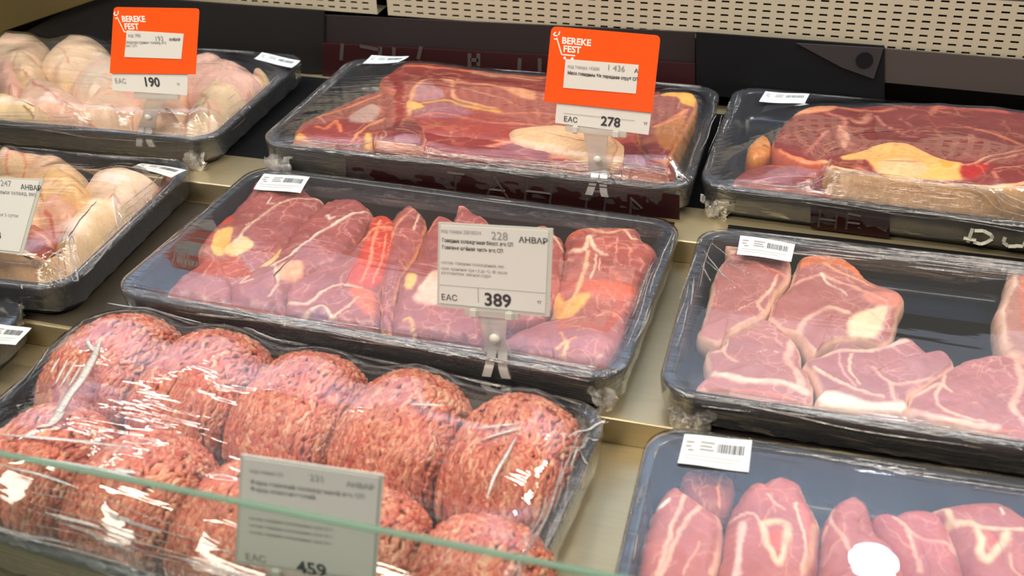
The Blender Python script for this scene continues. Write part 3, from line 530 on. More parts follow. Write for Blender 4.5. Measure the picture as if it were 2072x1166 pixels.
slab('beef_slice', 'T4', c0((750, 290), (765, 262), (800, 245), (850, 240), (960, 256), (1060, 262), (1160, 270), (1290, 280), (1350, 300), (1365, 335), (1345, 352), (1200, 345), (1000, 325), (850, 305)), (152, 38, 32), 'long front beef slice along the near rim of its tray', auto=10, autocol=(222, 124, 90), top=.006, er=.008, dome=.003, **kw,
     seams=[s_(c0, [(758, 280), (775, 255), (820, 245), (850, 250), (900, 268), (990, 272)], 4, (232, 140, 110)), s_(c0, [(990, 300), (1060, 292), (1140, 310), (1200, 330)], 5, (238, 150, 115)), s_(c0, [(1000, 290), (1080, 300), (1160, 325)], 3, OF), s_(c0, [(1120, 320), (1220, 330), (1320, 352)], 7, (232, 150, 100)), s_(c0, [(1255, 285), (1330, 300)], 3, (216, 110, 80))],
     patches=[(c0((765, 285), (790, 262), (835, 258), (855, 280), (840, 295), (780, 297)), (150, 54, 56), .002), (c0((1028, 266), (1058, 255), (1145, 254), (1200, 262), (1258, 284), (1255, 322), (1190, 316), (1110, 300), (1035, 282)), (238, 178, 128), .0015), (c0((1262, 318), (1298, 322), (1305, 342), (1272, 350), (1255, 335)), (160, 110, 122), .002), (c0((845, 248), (880, 262), (860, 272), (848, 262)), (196, 24, 18), .002), (c0((1280, 285), (1335, 300), (1340, 335), (1305, 330), (1290, 305)), (130, 34, 38), .003)])

slab('beef_slice', 'T4', c0((756, 288), (762, 266), (790, 248), (828, 240), (852, 250), (864, 272), (856, 292), (830, 300), (780, 300)), (140, 44, 44), 'small oval beef piece with a pale rim, at the near rim of its tray', top=.011, er=.006, dome=.002, rim=((236, 150, 118), .0034), side=(150, 50, 44), auto=3, n=110, m=30, **kw,
     patches=[(c0((800, 280), (845, 276), (850, 288), (815, 294)), (168, 110, 122), .003)])
slab('beef_slice', 'T4', c0((1026, 266), (1045, 256), (1100, 251), (1160, 252), (1215, 262), (1262, 284), (1268, 312), (1245, 330), (1190, 322), (1110, 302), (1040, 284)), (252, 206, 158), 'beef piece covered in smooth peach fat, under the clip of the 278 sign', top=.013, er=.009, dome=.003, side=(236, 150, 110), auto=2, autocol=(236, 150, 110), n=120, m=32, **kw,
     seams=[s_(c0, [(1235, 280), (1250, 300), (1240, 325)], 2, (220, 120, 80))])
slab('beef_slice', 'T4', c0((1252, 290), (1290, 284), (1330, 298), (1345, 325), (1350, 348), (1310, 350), (1268, 345), (1256, 325)), (140, 42, 42), 'dark beef end in the near corner of its tray past the peach fat', top=.011, er=.007, dome=.002, auto=2, n=110, m=30, rim=((206, 100, 70), .002), **kw,
     patches=[(c0((1262, 318), (1298, 322), (1305, 342), (1272, 350), (1255, 335)), (170, 120, 132), .002)])
# --- beef, T6
kw = dict(mat=M_beef, cat='meat')
slab('beef_cut', 'T6', c4((262, 720), (278, 665), (335, 640), (372, 660), (372, 715), (320, 745), (280, 742)), (222, 140, 62), 'small orange fat knob at the end of the dark beef cut', top=.008, er=.006, dome=.003, side=(190, 90, 45), m=24, n=90, **kw,
     seams=[s_(c4, [(330, 690), (350, 700)], 4, (150, 90, 40))])
slab('beef_cut', 'T6', c4((200, 850), (270, 785), (430, 770), (610, 785), (760, 830), (760, 930), (560, 940), (330, 905)), (140, 62, 66), 'low purplish beef cut lying under the others beside the near rim', top=.004, er=.008, dome=.002, rim=((186, 80, 72), .002), **kw,
     seams=[s_(c4, [(280, 870), (400, 840), (590, 840)], 2, (196, 130, 125)), s_(c4, [(300, 780), (420, 790)], 3, (190, 80, 50))])
slab('beef_cut', 'T6', c4((385, 680), (400, 610), (455, 550), (540, 500), (640, 488), (760, 495), (900, 492), (1150, 490), (1350, 500), (1500, 515), (1700, 560), (1750, 700), (1500, 800), (1250, 790), (1000, 740), (800, 740), (640, 772), (540, 772), (430, 730)), (140, 44, 44), 'large dark beef cut with round muscle ends along the far rim', auto=12, autocol=(206, 120, 96), top=.014, er=.008, dome=.003, rim=((200, 100, 80), .0016), **kw,
     seams=[s_(c4, [(400, 700), (480, 745), (560, 768), (630, 765)], 4, OF), s_(c4, [(640, 545), (700, 560), (720, 600), (700, 660), (740, 690)], 6, (206, 120, 105)), s_(c4, [(530, 740), (580, 690), (640, 630)], 3, (206, 120, 110)), s_(c4, [(700, 510), (850, 530), (940, 520)], 7, (214, 120, 85)), s_(c4, [(740, 570), (800, 590), (840, 545)], 7, (214, 140, 110)), s_(c4, [(870, 550), (900, 600), (1000, 650), (1060, 660)], 2.5, (200, 120, 110)), s_(c4, [(960, 560), (1020, 600), (1060, 640)], 2, (190, 105, 95)), s_(c4, [(1220, 600), (1400, 640), (1560, 690)], 3.5, (214, 120, 90)), s_(c4, [(1140, 515), (1300, 515), (1480, 535)], 8, (205, 90, 72))],
     patches=[(c4((470, 545), (500, 505), (600, 485), (690, 492), (640, 530), (540, 540)), (232, 150, 105), .003), (c4((690, 600), (740, 660), (720, 710), (700, 680)), (226, 170, 145), .002)])
slab('beef_cut', 'T6', c4((640, 775), (650, 745), (700, 722), (800, 708), (880, 680), (960, 670), (1040, 685), (1130, 730), (1250, 762), (1400, 730), (1600, 700), (1750, 720), (1800, 860), (1600, 880), (1350, 885), (1100, 870), (900, 850), (750, 822), (660, 800)), (142, 40, 38), 'thick beef cut with bright yellow marrow fat and a cream fat side wall', top=.024, er=.004, dome=.002, side=(222, 176, 128), rim=((236, 190, 140), .002), bulge=.003, **kw,
     seams=[s_(c4, [(1240, 770), (1300, 790), (1400, 740), (1560, 710)], 3, (220, 150, 120)), s_(c4, [(1380, 790), (1420, 760), (1560, 730)], 2, (214, 140, 110)), s_(c4, [(1440, 860), (1430, 810), (1560, 790)], 2, (206, 120, 100)), s_(c4, [(780, 800), (840, 820), (900, 840)], 4, (205, 120, 110)), s_(c4, [(660, 790), (850, 830), (1100, 860), (1400, 880), (1600, 860)], 5, (240, 190, 130))],
     patches=[(c4((700, 745), (800, 715), (850, 680), (960, 668), (1050, 690), (1130, 735), (1200, 765), (1270, 780), (1280, 850), (1100, 850), (930, 835), (850, 800), (820, 760), (740, 760)), (240, 180, 100), .0025), (c4((880, 780), (1000, 760), (1100, 790), (1080, 830), (900, 810)), (244, 190, 140), .003), (c4((1160, 770), (1230, 780), (1220, 800), (1180, 800)), (222, 160, 20), .0015), (c4((1265, 800), (1390, 770), (1380, 820), (1290, 855)), (176, 20, 14), .003)])

# --- chicken
def ell(f, cx, cy, rx, ry, rot=0, k=14, wob=.07, seed=0):
    rs = np.random.RandomState(seed); a0 = math.radians(rot); pts = []
    for i in range(k):
        a = 2*math.pi*i/k; r = 1+wob*(rs.rand()*2-1); u, v = rx*math.cos(a)*r, ry*math.sin(a)*r
        pts.append((cx+u*math.cos(a0)-v*math.sin(a0), cy+u*math.sin(a0)+v*math.cos(a0)))
    return f(*pts)
CK = (228, 196, 164); CP = (226, 178, 160); CY = (232, 204, 150)
def chick(key, f, cx, cy, rx, ry, rot, top, col, label, sd, seams=(), patches=(), dome=.007, er=.030, bot=None):
    rx *= 1.12; ry *= 1.16
    slab('chicken_piece', key, ell(f, cx, cy, rx, ry, rot, seed=sd), col, label, 'chicken', M_skin, top=top, er=er, dome=dome, lump=.003, seams=seams, patches=patches, n=130, m=34, bot=bot, auto=2, autocol=(210, 150, 120), ragged=.0008,
         mott=((236, 206, 150) if sd % 2 else (226, 160, 142), .5))
K1 = [(90, 285, 190, 95, -8, .016, CK, 'chicken leg against the far rim, touching the frame edge', [], []),
      (440, 320, 210, 105, -14, .020, CK, 'plump chicken leg against the far rim, just before the orange 190 sign', [s_(c1, [(290, 290), (380, 330), (420, 400)], 3, (214, 150, 120))], []),
      (60, 440, 110, 110, 0, .012, CP, 'pinkish chicken joint at the frame edge, behind the front pieces', [], []),
      (150, 395, 115, 80, 10, .020, (230, 196, 160), 'small knuckle of chicken between the two far legs', [s_(c1, [(60, 400), (140, 440), (200, 480)], 3, (216, 160, 140))], []),
      (590, 440, 175, 120, -20, .016, (230, 208, 186), 'pale chicken thigh hidden behind the orange 190 sign', [], []),
      (900, 470, 240, 130, -6, .014, CP, 'chicken thigh covered by the white strip of the 190 sign', [], []),
      (1310, 440, 230, 115, 8, .018, (226, 180, 164), 'pink-skinned chicken thigh past the orange sign, near the sticker', [s_(c1, [(1170, 420), (1280, 400), (1420, 430)], 2.5, (214, 150, 140))], []),
      (1555, 510, 90, 90, 30, .006, (224, 178, 150), 'little chicken end near the far corner under the sticker', [s_(c1, [(1530, 440), (1570, 440), (1600, 480)], 8, (236, 208, 150))], []),
      (300, 590, 210, 120, 15, .018, (228, 190, 166), 'chicken leg with a pink fold in the front of the far chicken tray', [s_(c1, [(200, 520), (260, 560), (380, 640)], 4, (206, 130, 112)), s_(c1, [(350, 470), (380, 560), (360, 640)], 3, (222, 175, 150))], []),
      (110, 660, 200, 85, 8, .012, (230, 202, 158), 'yellowish chicken piece by the near rim at the frame edge', [s_(c1, [(150, 660), (230, 700), (300, 720)], 3, (150, 120, 70))], []),
      (640, 640, 190, 120, -10, .016, (230, 196, 170), 'chicken piece in the middle of the front row of the far chicken tray', [s_(c1, [(500, 680), (560, 700), (640, 740)], 3, (206, 140, 110))], []),
      (960, 670, 190, 125, -8, .016, (230, 188, 160), 'peach chicken piece behind the clear clip of the 190 sign', [], []),
      (1290, 650, 185, 150, -35, .020, (228, 200, 164), 'shiny chicken thigh at the near corner of the far chicken tray', [s_(c1, [(1200, 560), (1250, 640), (1230, 720)], 3, (214, 165, 130))], [])]
for i, (cx, cy, rx, ry, rot, top, col, lb, sm, pt) in enumerate(K1): chick('T1', c1, cx, cy, rx, ry, rot, top-.006, col, lb, 40+i, sm, pt)
K2 = [(200, 130, 250, 85, 8, .010, (232, 196, 158), 'long chicken piece along the far rim of the nearer chicken tray', [s_(c5, [(120, 90), (60, 100), (30, 160), (90, 190), (150, 160), (120, 90)], 4, (224, 120, 84))], []),
      (705, 285, 235, 135, 6, .018, (232, 202, 176), 'big rounded chicken thigh in the far corner below the curled sticker', [s_(c5, [(500, 220), (600, 160), (730, 150)], 3, (222, 150, 120)), s_(c5, [(560, 360), (640, 350), (690, 400), (680, 440)], 6, (206, 158, 150))], []),
      (1000, 285, 85, 75, 30, .006, (222, 150, 128), 'bare pink chicken meat squeezed in the far corner', [s_(c5, [(950, 230), (970, 330)], 3, (236, 190, 160))], []),
      (370, 270, 160, 95, 20, .016, (238, 196, 138), 'wrinkled yellow chicken skin between the price sign and the big thigh', [s_(c5, [(300, 270), (400, 250), (480, 230)], 4, (216, 150, 90)), s_(c5, [(330, 320), (420, 310), (470, 330)], 4, (210, 140, 90))], []),
      (350, 410, 150, 95, 8, .014, (230, 178, 150), 'chicken piece with a reddish fold next to the price sign', [s_(c5, [(250, 410), (290, 470), (240, 540)], 6, (214, 110, 84))], []),
      (60, 400, 200, 190, 0, .010, (230, 196, 160), 'chicken piece covered by the leftmost white price sign', [], []),
      (230, 590, 130, 90, 12, .008, (206, 112, 90), 'chicken piece with raw red meat showing below the price sign', [s_(c5, [(190, 560), (260, 590), (300, 640)], 6, (232, 170, 140)), s_(c5, [(200, 640), (300, 650)], 6, (160, 50, 36))], []),
      (540, 520, 250, 165, -22, .020, (234, 200, 158), 'chicken thigh with a bright red bone end, near the tray side', [s_(c5, [(330, 520), (300, 600), (320, 650)], 9, (214, 60, 30)), s_(c5, [(380, 530), (350, 600)], 3, (150, 70, 50)), s_(c5, [(650, 560), (710, 520), (740, 480)], 14, (216, 120, 90)), s_(c5, [(330, 500), (420, 440), (520, 380)], 4, (238, 180, 130))], []),
      (90, 730, 230, 120, 4, .014, (228, 184, 142), 'tan chicken piece at the near rim, cut off by the frame edge', [s_(c5, [(190, 740), (180, 800)], 3, (170, 100, 70))], []),
      (370, 730, 185, 105, -12, .014, (230, 190, 146), 'chicken piece at the near corner under the wrinkled film', [], [])]
for i, (cx, cy, rx, ry, rot, top, col, lb, sm, pt) in enumerate(K2): chick('T2', c5, cx, cy, rx, ry, rot, top-.006, col, lb, 70+i, sm, pt)
slab('pork_piece', 'T8', c0((-60, 690), (0, 690), (30, 705), (48, 725), (30, 750), (-10, 775), (-80, 780)), (206, 130, 112), 'pale pink boneless piece below the cut-off sticker at the frame edge', 'meat', M_chop, top=-.004, er=.008, dome=.003, n=90, m=24)

# --- minced meat mounds, T9
def mound(i, lx, ly, a, b, h, label, rz=0., nstr=430, seed=0):
    """heap of extruded mince: a domed core wrapped in wavy strands that run up over the top and down the front"""
    T = TR['T9']; rs = np.random.RandomState(300+seed)
    def pos(phi, t, lift=0.):
        cp = np.cos(phi); st = np.sin(t)
        x = (a+lift)*np.sign(np.sin(phi))*np.abs(np.sin(phi))**.9
        y = -(b+lift)*np.sign(np.cos(t))*np.abs(np.cos(t))**.8*cp**.6
        z = (h+lift)*np.abs(st)**.62*cp**.5
        return np.stack([x, y, z], -1)
    V = []; Cc = []; Fc = []
    # core
    nu, nv = 40, 48; ph = np.linspace(-1.5, 1.5, nu); tt = np.linspace(0.02, math.pi-.02, nv)
    A, B = np.meshgrid(ph, tt, indexing='ij'); P = pos(A.ravel(), B.ravel(), -.0012)
    V.append(P); Cc.append(np.array(lin((186, 84, 66)))*(1+.3*fbm(P, 200, seed))[:, None])
    Fc += [(p*nv+q, p*nv+q+1, (p+1)*nv+q+1, (p+1)*nv+q) for p in range(nu-1) for q in range(nv-1)]
    base = len(P)
    pal = .92*np.array([lin(c) for c in ((206, 104, 80), (196, 84, 64), (216, 122, 94), (226, 148, 118), (236, 184, 150), (190, 66, 48), (222, 136, 106), (198, 110, 96))])
    K = 9; S = 6; ang = np.arange(S)*2*math.pi/S
    for s in range(nstr):
        phi = math.asin(np.clip((rs.rand()*2-1), -.985, .985)); t0 = rs.rand()*math.pi*.92; ln = (.14+.2*rs.rand()) if t0 > .95 else (.3+.45*rs.rand()); r = .00125+.0007*rs.rand()
        t = np.linspace(t0, min(t0+ln, math.pi), K); topz = np.sin(t)
        k = rs.rand(2)*6.28; mess = .03+.15*(topz[K//2] > .86)
        phs = phi+mess*.7*np.sin(t*14+k[0])*.35+.06*np.sin(t*31+k[1])*.5+mess*(t-t0)*(rs.rand()-.5)*1.6
        phs = np.clip(phs, -1.5, 1.5)
        c = pos(phs, t, -.0002+.0012*rs.rand())+.0005*np.stack([np.sin(t*40+k[1]), np.cos(t*33+k[0]), np.sin(t*37)], -1)
        tg = np.gradient(c, axis=0); tg /= np.linalg.norm(tg, axis=1)[:, None]+1e-9
        nn = c/np.array([a, b, h]); nn /= np.linalg.norm(nn, axis=1)[:, None]+1e-9
        bb = np.cross(tg, nn); bb /= np.linalg.norm(bb, axis=1)[:, None]+1e-9; nn = np.cross(bb, tg)
        rr = r*np.array([.3, .85]+[1]*(K-4)+[.85, .3])*(.85+.45*rs.rand(K))
        ring = c[:, None, :]+rr[:, None, None]*(np.cos(ang)[None, :, None]*bb[:, None, :]+np.sin(ang)[None, :, None]*nn[:, None, :])
        V.append(ring.reshape(-1, 3))
        cm = .8*pal[rs.randint(len(pal))]; seg = np.array([pal[rs.randint(len(pal))] for _ in range(K)])
        mixv = (.75*rs.rand(K))[:, None]; cl = cm*(1-mixv)+seg*mixv; Cc.append(np.repeat(cl, S, 0))
        for p in range(K-1):
            for q in range(S): q2 = (q+1) % S; Fc.append((base+p*S+q, base+p*S+q2, base+(p+1)*S+q2, base+(p+1)*S+q))
        base += K*S
    V = np.concatenate(V); Cc = np.clip(np.concatenate(Cc), 0, 1)
    V += np.stack([fbm(V, 22, seed+5), fbm(V, 22, seed+6), fbm(V, 22, seed+7)], -1)*.0022
    V[:, 2] = np.maximum(V[:, 2], 0)
    o = mesh('minced_meat_mound', V, Fc, M_mince, None, Cc)
    cy, sy = math.cos(T['yaw']), math.sin(T['yaw'])
    o.location = (T['x']+lx*cy-ly*sy, T['y']+lx*sy+ly*cy, T['base']+.0028); o.rotation_euler = (0, 0, T['yaw']+rz)
    c2_, s2_ = math.cos(T['yaw']+rz), math.sin(T['yaw']+rz)
    Wd = np.c_[V[:, 0]*c2_-V[:, 1]*s2_+o.location.x, V[:, 0]*s2_+V[:, 1]*c2_+o.location.y, V[:, 2]+o.location.z]
    T['obst'].append(Wd)
    tag(o, label, 'minced meat', 'minced meat mounds in the front tray'); return o
ML = ['far-row mound of mince under the curled sticker, beside a long lamp glare', 'second mound of the far mince row, counted from the sticker', 'middle mound of the far mince row with a bright red fleck',
      'smooth pale mound of the far mince row, behind the 459 sign', 'end mound of the far mince row at the steel gap, long hanging strands',
      'near-row mound of mince at the frame edge with long film glare', 'near-row mound of mince crossed by the green glass edge, before the 459 sign', 'near-row mound of mince partly covered by the 459 sign',
      'near-row mound of mince hidden behind the 459 sign', 'end mound of the near mince row, low and round, beside the steel gap']
for i in range(5):
    mound(i, -.158+.0800*i, .050, .0425, .060, .066+.002*(i % 2), ML[i], seed=i, nstr=900)
for i in range(5):
    mound(i+5, -.134+.0775*i, -.053, .0415, .052, .063-.002*i, ML[5+i], seed=10+i, nstr=900)
mound(10, -.186, -.084, .022, .032, .044, 'small lump of mince in the near tray corner at the frame edge', seed=20, nstr=260)

# ------------------------------------------------------------------ cling film over each tray
def film(key, mat, tight=120, gather=(1, 1, 1, 1), nx=150, ny=90, skirt=.75, sag=.0, lift=.0008):
    """a stretched sheet: a membrane pulled over the tray lip and whatever stands above it, folded down the walls"""
    T = TR[key]; W, D = T['W']+.002, T['D']+.002; H = T['H']
    u = np.linspace(-1, 1, nx); v = np.linspace(-1, 1, ny); U, Vv = np.meshgrid(u, v, indexing='ij')
    X = U*W/2; Y = Vv*D/2
    ob = np.full((nx, ny), -1.)
    cy, sy = math.cos(T['yaw']), math.sin(T['yaw'])
    for P in T['obst']:
        dx, dy = P[:, 0]-T['x'], P[:, 1]-T['y']; lx = dx*cy+dy*sy; ly = -dx*sy+dy*cy
        i = np.round((lx/(W/2)+1)/2*(nx-1)).astype(int); j = np.round((ly/(D/2)+1)/2*(ny-1)).astype(int)
        ok = (i >= 0) & (i < nx) & (j >= 0) & (j < ny); np.maximum.at(ob, (i[ok], j[ok]), P[ok, 2]-T['base'])
    for _ in range(2):
        o2 = ob.copy()
        for a, b in ((1, 0), (-1, 0), (0, 1), (0, -1)): o2 = np.maximum(o2, np.roll(ob, (a, b), (0, 1)))
        ob = o2
    ob = ob+lift
    zr = H+.0006
    Z = np.full((nx, ny), zr); edge = np.zeros((nx, ny), bool); edge[:2] = edge[-2:] = True; edge[:, :2] = edge[:, -2:] = True
    obe = np.where(edge, -1, ob)
    for it in range(900):
        A = (np.roll(Z, 1, 0)+np.roll(Z, -1, 0)+np.roll(Z, 1, 1)+np.roll(Z, -1, 1))/4
        Z = np.maximum(A-sag, obe); Z[edge] = zr
    A = Z
    for it in range(3): A2 = (np.roll(A, 1, 0)+np.roll(A, -1, 0)+np.roll(A, 1, 1)+np.roll(A, -1, 1))/4; A2[edge] = zr; A = np.maximum(A2, obe-.0006)
    Z = A
    r = T['r']
    cx = W/2-r; cyy = D/2-r; ax = np.abs(X); ay = np.abs(Y); k = (ax > cx) & (ay > cyy)
    dx, dy = (ax-cx)/r, (ay-cyy)/r; m_ = np.maximum(dx, dy); ln = np.sqrt(dx**2+dy**2)+1e-9
    X = np.where(k, np.sign(X)*(cx+dx/ln*m_*r), X); Y = np.where(k, np.sign(Y)*(cyy+dy/ln*m_*r), Y)
    V = np.stack([X.ravel(), Y.ravel(), Z.ravel()], -1); Fc = []
    ii = np.arange(nx-1)[:, None]*ny+np.arange(ny-1)[None]; ii = ii.ravel(); Fc += np.stack([ii, ii+ny, ii+ny+1, ii+1], 1).tolist()
    ge = np.zeros((nx, ny))
    f_ = lambda dd, wd: np.clip(1-dd/wd, 0, 1)**1.5
    dl, dr_, dn, df_ = (U+1)*W/2, (1-U)*W/2, (Vv+1)*D/2, (1-Vv)*D/2
    ge = np.maximum.reduce([gather[0]*f_(dl, .02), gather[1]*f_(dr_, .02), gather[2]*f_(dn, .022), gather[3]*f_(df_, .03)])
    cols = [np.clip(ge.ravel(), 0, 1)]
    # skirt ring down the walls
    per = [i*ny for i in range(nx)]+[(nx-1)*ny+j for j in range(1, ny)]+[i*ny+ny-1 for i in range(nx-2, -1, -1)]+[j for j in range(ny-2, 0, -1)]
    Pp = V[per]; n = len(per); base = len(V); prev = per
    cen = Pp[:, :2]/np.array([W/2, D/2]); nrm = np.c_[np.sign(cen[:, 0])*np.abs(cen[:, 0])**9, np.sign(cen[:, 1])*np.abs(cen[:, 1])**9]; nrm /= np.linalg.norm(nrm, axis=1)[:, None]
    rs = 6; allV = [V]
    for q in range(1, rs+1):
        t = q/rs; zz = zr-t*H*skirt; wob = .0012*fbm(np.c_[Pp[:, :2], np.full(n, zz)], 90, q+3)
        off = .0012-(.0045*t*skirt)+wob*t*1.6
        ring = np.c_[Pp[:, :2]+nrm*off[:, None], np.full(n, zz)+.0015*vnoise(np.c_[Pp[:, :2], np.zeros(n)], 150, 5)*t]
        allV.append(ring); cols.append(np.full(n, .28))
        cur = list(range(base, base+n)); base += n
        for a_ in range(n): b_ = (a_+1) % n; Fc.append((prev[a_], cur[a_], cur[b_], prev[b_]))
        prev = cur
    V = np.concatenate(allV); cc = np.concatenate(cols)
    o = mesh('cling_film', V, Fc, mat, T['o'], np.stack([cc]*3, -1))
    T['Z'] = Z; T['WD'] = (W, D)
    return o
def film_z(T, x, y):
    cy, sy = math.cos(T['yaw']), math.sin(T['yaw']); dx, dy = x-T['x'], y-T['y']; lx = dx*cy+dy*sy; ly = -dx*sy+dy*cy
    W, D = T['WD']; nx, ny = T['Z'].shape
    i = int(np.clip(round((lx/(W/2)+1)/2*(nx-1)), 0, nx-1)); j = int(np.clip(round((ly/(D/2)+1)/2*(ny-1)), 0, ny-1))
    return T['base']+T['Z'][i, j]
film('T1', M_film, gather=(.2, .5, .5, .4)); film('T4', M_film, gather=(.6, .4, .6, .3)); film('T6', M_film_tight, gather=(.5, .3, .6, .3))
film('T2', M_film, gather=(.3, .5, .5, .5)); film('T3', M_film_tight, gather=(.25, .3, .7, .25)); film('T5', M_film_tight, gather=(.3, .3, .5, 1.))
film('T9', M_film, gather=(.6, .8, .7, .5)); film('T7', M_film_flat, gather=(.2, .2, .4, .5)); film('T8', M_film_tight, gather=(.2, .2, .2, .2))

M_glare = film_mat('white_film_glare', gain=2.5, base=.12, milk=.85, bump=.6, bdist=.001, scale=(40, 200, 200), rough=.1)  # film glare painted as opaque white on traced ridges
M_fold = film_mat('folded_cling_film', gain=2.5, base=.10, milk=.16, bump=.8, bdist=.002, scale=(40, 200, 200), rough=.08)
def fold_tubes(key, lines, name='film_folds', mat=None):
    '''ridges where the sheet is doubled, or white glare shaped as ridges: each a thin flattened roll of film lying on it'''
    T = TR[key]; V = []; Fc = []; S = 5
    for c, r in lines:
        K = len(c); tg = np.gradient(c, axis=0); tg /= np.linalg.norm(tg, axis=1)[:, None]+1e-9; up = np.array([0, 0, 1.]); bb = np.cross(tg, up); bb /= np.linalg.norm(bb, axis=1)[:, None]+1e-9; nn = np.cross(bb, tg)
        b0 = len(V)
        for k in range(K):
            q = min(1, 4*k/(K-1), 4*(K-1-k)/(K-1)); rr = r*(.25+.75*q)
            for a in range(S): an = 2*math.pi*a/S; V.append(c[k]+bb[k]*rr*math.cos(an)*1.5+nn[k]*rr*math.sin(an)*.7)
        Fc += [(b0+k*S+a, b0+k*S+(a+1) % S, b0+(k+1)*S+(a+1) % S, b0+(k+1)*S+a) for k in range(K-1) for a in range(S)]
    o = mesh(name, V, Fc, mat or M_fold, None, np.ones((len(V), 3))*.6); local_parent(o, T['o']); o['kind'] = 'stuff'; return o
def rim_folds(key, side, n, sd, spread=.010, reach=.016, rmax=.0005, u0=-1, u1=1):
    T = TR[key]; rs = np.random.RandomState(sd); cy, sy = math.cos(T['yaw']), math.sin(T['yaw']); out = []
    for _ in range(n):
        a = u0+(u1-u0)*rs.rand(); b = min(u1, a+(u1-u0)*(.08+.5*rs.rand()**2)); K = 26; t = np.linspace(a, b, K)
        off = spread*(rs.rand()-.55)+reach*rs.rand()*.5; ph = rs.rand()*6; sl = (rs.rand()-.5)*.008
        if side in 'nf':
            lx = t*(T['W']/2-.02); dd = off+sl*(t-a)+.0008*np.sin(t*9+ph); ly = (-(T['D']/2)+dd) if side == 'n' else (T['D']/2-dd)
        else:
            ly = t*(T['D']/2-.02); dd = off+sl*(t-a)+.0008*np.sin(t*7+ph); lx = (-(T['W']/2)+dd) if side == 'l' else (T['W']/2-dd)
        X = T['x']+lx*cy-ly*sy; Y = T['y']+lx*sy+ly*cy
        Z = np.array([film_z(T, x, y) for x, y in zip(X, Y)])+.0003+np.minimum(dd, 0)*1.1
        for _i in range(3): Z[1:-1] = (Z[:-2]+Z[1:-1]*2+Z[2:])/4
        out.append((np.stack([X, Y, Z], 1), .00015+rmax*rs.rand()**1.5))
    return out
def fold_on(key, pts, r, w=.0):
    '''a fold, or a painted glare streak, traced over the sheet'''
    T = TR[key]; P = []
    q = []
    for (a, b) in zip(pts[:-1], pts[1:]):
        for k in range(6): q.append((a[0]+(b[0]-a[0])*k/6, a[1]+(b[1]-a[1])*k/6))
    q.append(pts[-1])
    for px, py in q:
        z = T['z']+.01
        for _ in range(8): p = Pz(px, py, z); z = film_z(T, p[0], p[1])
        P.append([p[0], p[1], z+.0003])
    P = np.array(P)
    for _i in range(2): P[1:-1] = (P[:-2]+P[1:-1]*2+P[2:])/4
    return (P, r)
fold_tubes('T1', rim_folds('T1', 'n', 22, 1)+rim_folds('T1', 'r', 10, 2)+rim_folds('T1', 'f', 6, 3))
fold_tubes('T4', rim_folds('T4', 'n', 36, 4)+rim_folds('T4', 'l', 18, 5)+rim_folds('T4', 'f', 6, 6)+rim_folds('T4', 'r', 6, 7))
fold_tubes('T6', rim_folds('T6', 'n', 40, 8, rmax=.0006)+rim_folds('T6', 'l', 10, 9)+rim_folds('T6', 'f', 5, 10))
fold_tubes('T2', rim_folds('T2', 'n', 12, 11)+rim_folds('T2', 'r', 14, 12)+rim_folds('T2', 'f', 18, 13)+[fold_on('T2', c5(*p), .0005) for p in ([(150, 680), (260, 690), (320, 680)], [(180, 745), (300, 740), (410, 748)], [(370, 690), (400, 670), (420, 700), (440, 670), (450, 700)], [(250, 715), (330, 720), (405, 742)], [(120, 820), (125, 850)])])
fold_tubes('T3', rim_folds('T3', 'n', 60, 14, rmax=.0006)+rim_folds('T3', 'l', 5, 15)+rim_folds('T3', 'r', 14, 16)+rim_folds('T3', 'f', 4, 17))
fold_tubes('T5', rim_folds('T5', 'f', 80, 18, spread=.012, reach=.060, rmax=.0010)+rim_folds('T5', 'n', 40, 19)+rim_folds('T5', 'l', 8, 20)+[fold_on('T5', c8(*p), .0004) for p in ([(300, 130), (400, 210)], [(260, 170), (330, 260), (380, 310)], [(270, 220), (350, 290), (440, 350)], [(250, 240), (300, 330)], [(380, 230), (520, 300)])])
fold_tubes('T7', rim_folds('T7', 'f', 12, 21, reach=.03)+rim_folds('T7', 'l', 8, 22))
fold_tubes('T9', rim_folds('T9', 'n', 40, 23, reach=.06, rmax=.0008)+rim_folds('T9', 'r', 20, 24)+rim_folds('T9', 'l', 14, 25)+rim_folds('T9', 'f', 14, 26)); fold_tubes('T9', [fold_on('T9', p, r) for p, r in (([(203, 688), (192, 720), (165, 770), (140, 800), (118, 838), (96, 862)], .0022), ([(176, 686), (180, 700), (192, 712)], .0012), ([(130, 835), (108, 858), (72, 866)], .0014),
  ([(120, 726), (103, 755)], .0007), ([(138, 726), (112, 778)], .0007), ([(155, 728), (122, 784)], .0007), ([(165, 740), (140, 782)], .0007), ([(1045, 885), (1022, 925), (1000, 965), (985, 1010)], .0009), ([(960, 868), (1010, 862), (1050, 858)], .0006), ([(970, 892), (1020, 876), (1060, 866)], .0006), ([(830, 818), (900, 822)], .0008), ([(0, 880), (120, 890), (260, 905)], .0009), ([(60, 925), (200, 950), (280, 968)], .0010), ([(90, 1035), (150, 1050), (200, 1062)], .0009), ([(230, 950), (275, 958)], .0012), ([(0, 940), (80, 960), (160, 990)], .0007), ([(220, 1040), (270, 1056)], .0008), ([(1150, 905), (1180, 900), (1210, 890)], .0007), ([(1150, 880), (1190, 870), (1225, 850)], .0007), ([(1155, 930), (1190, 940)], .0007))], 'film_glints', M_glare)
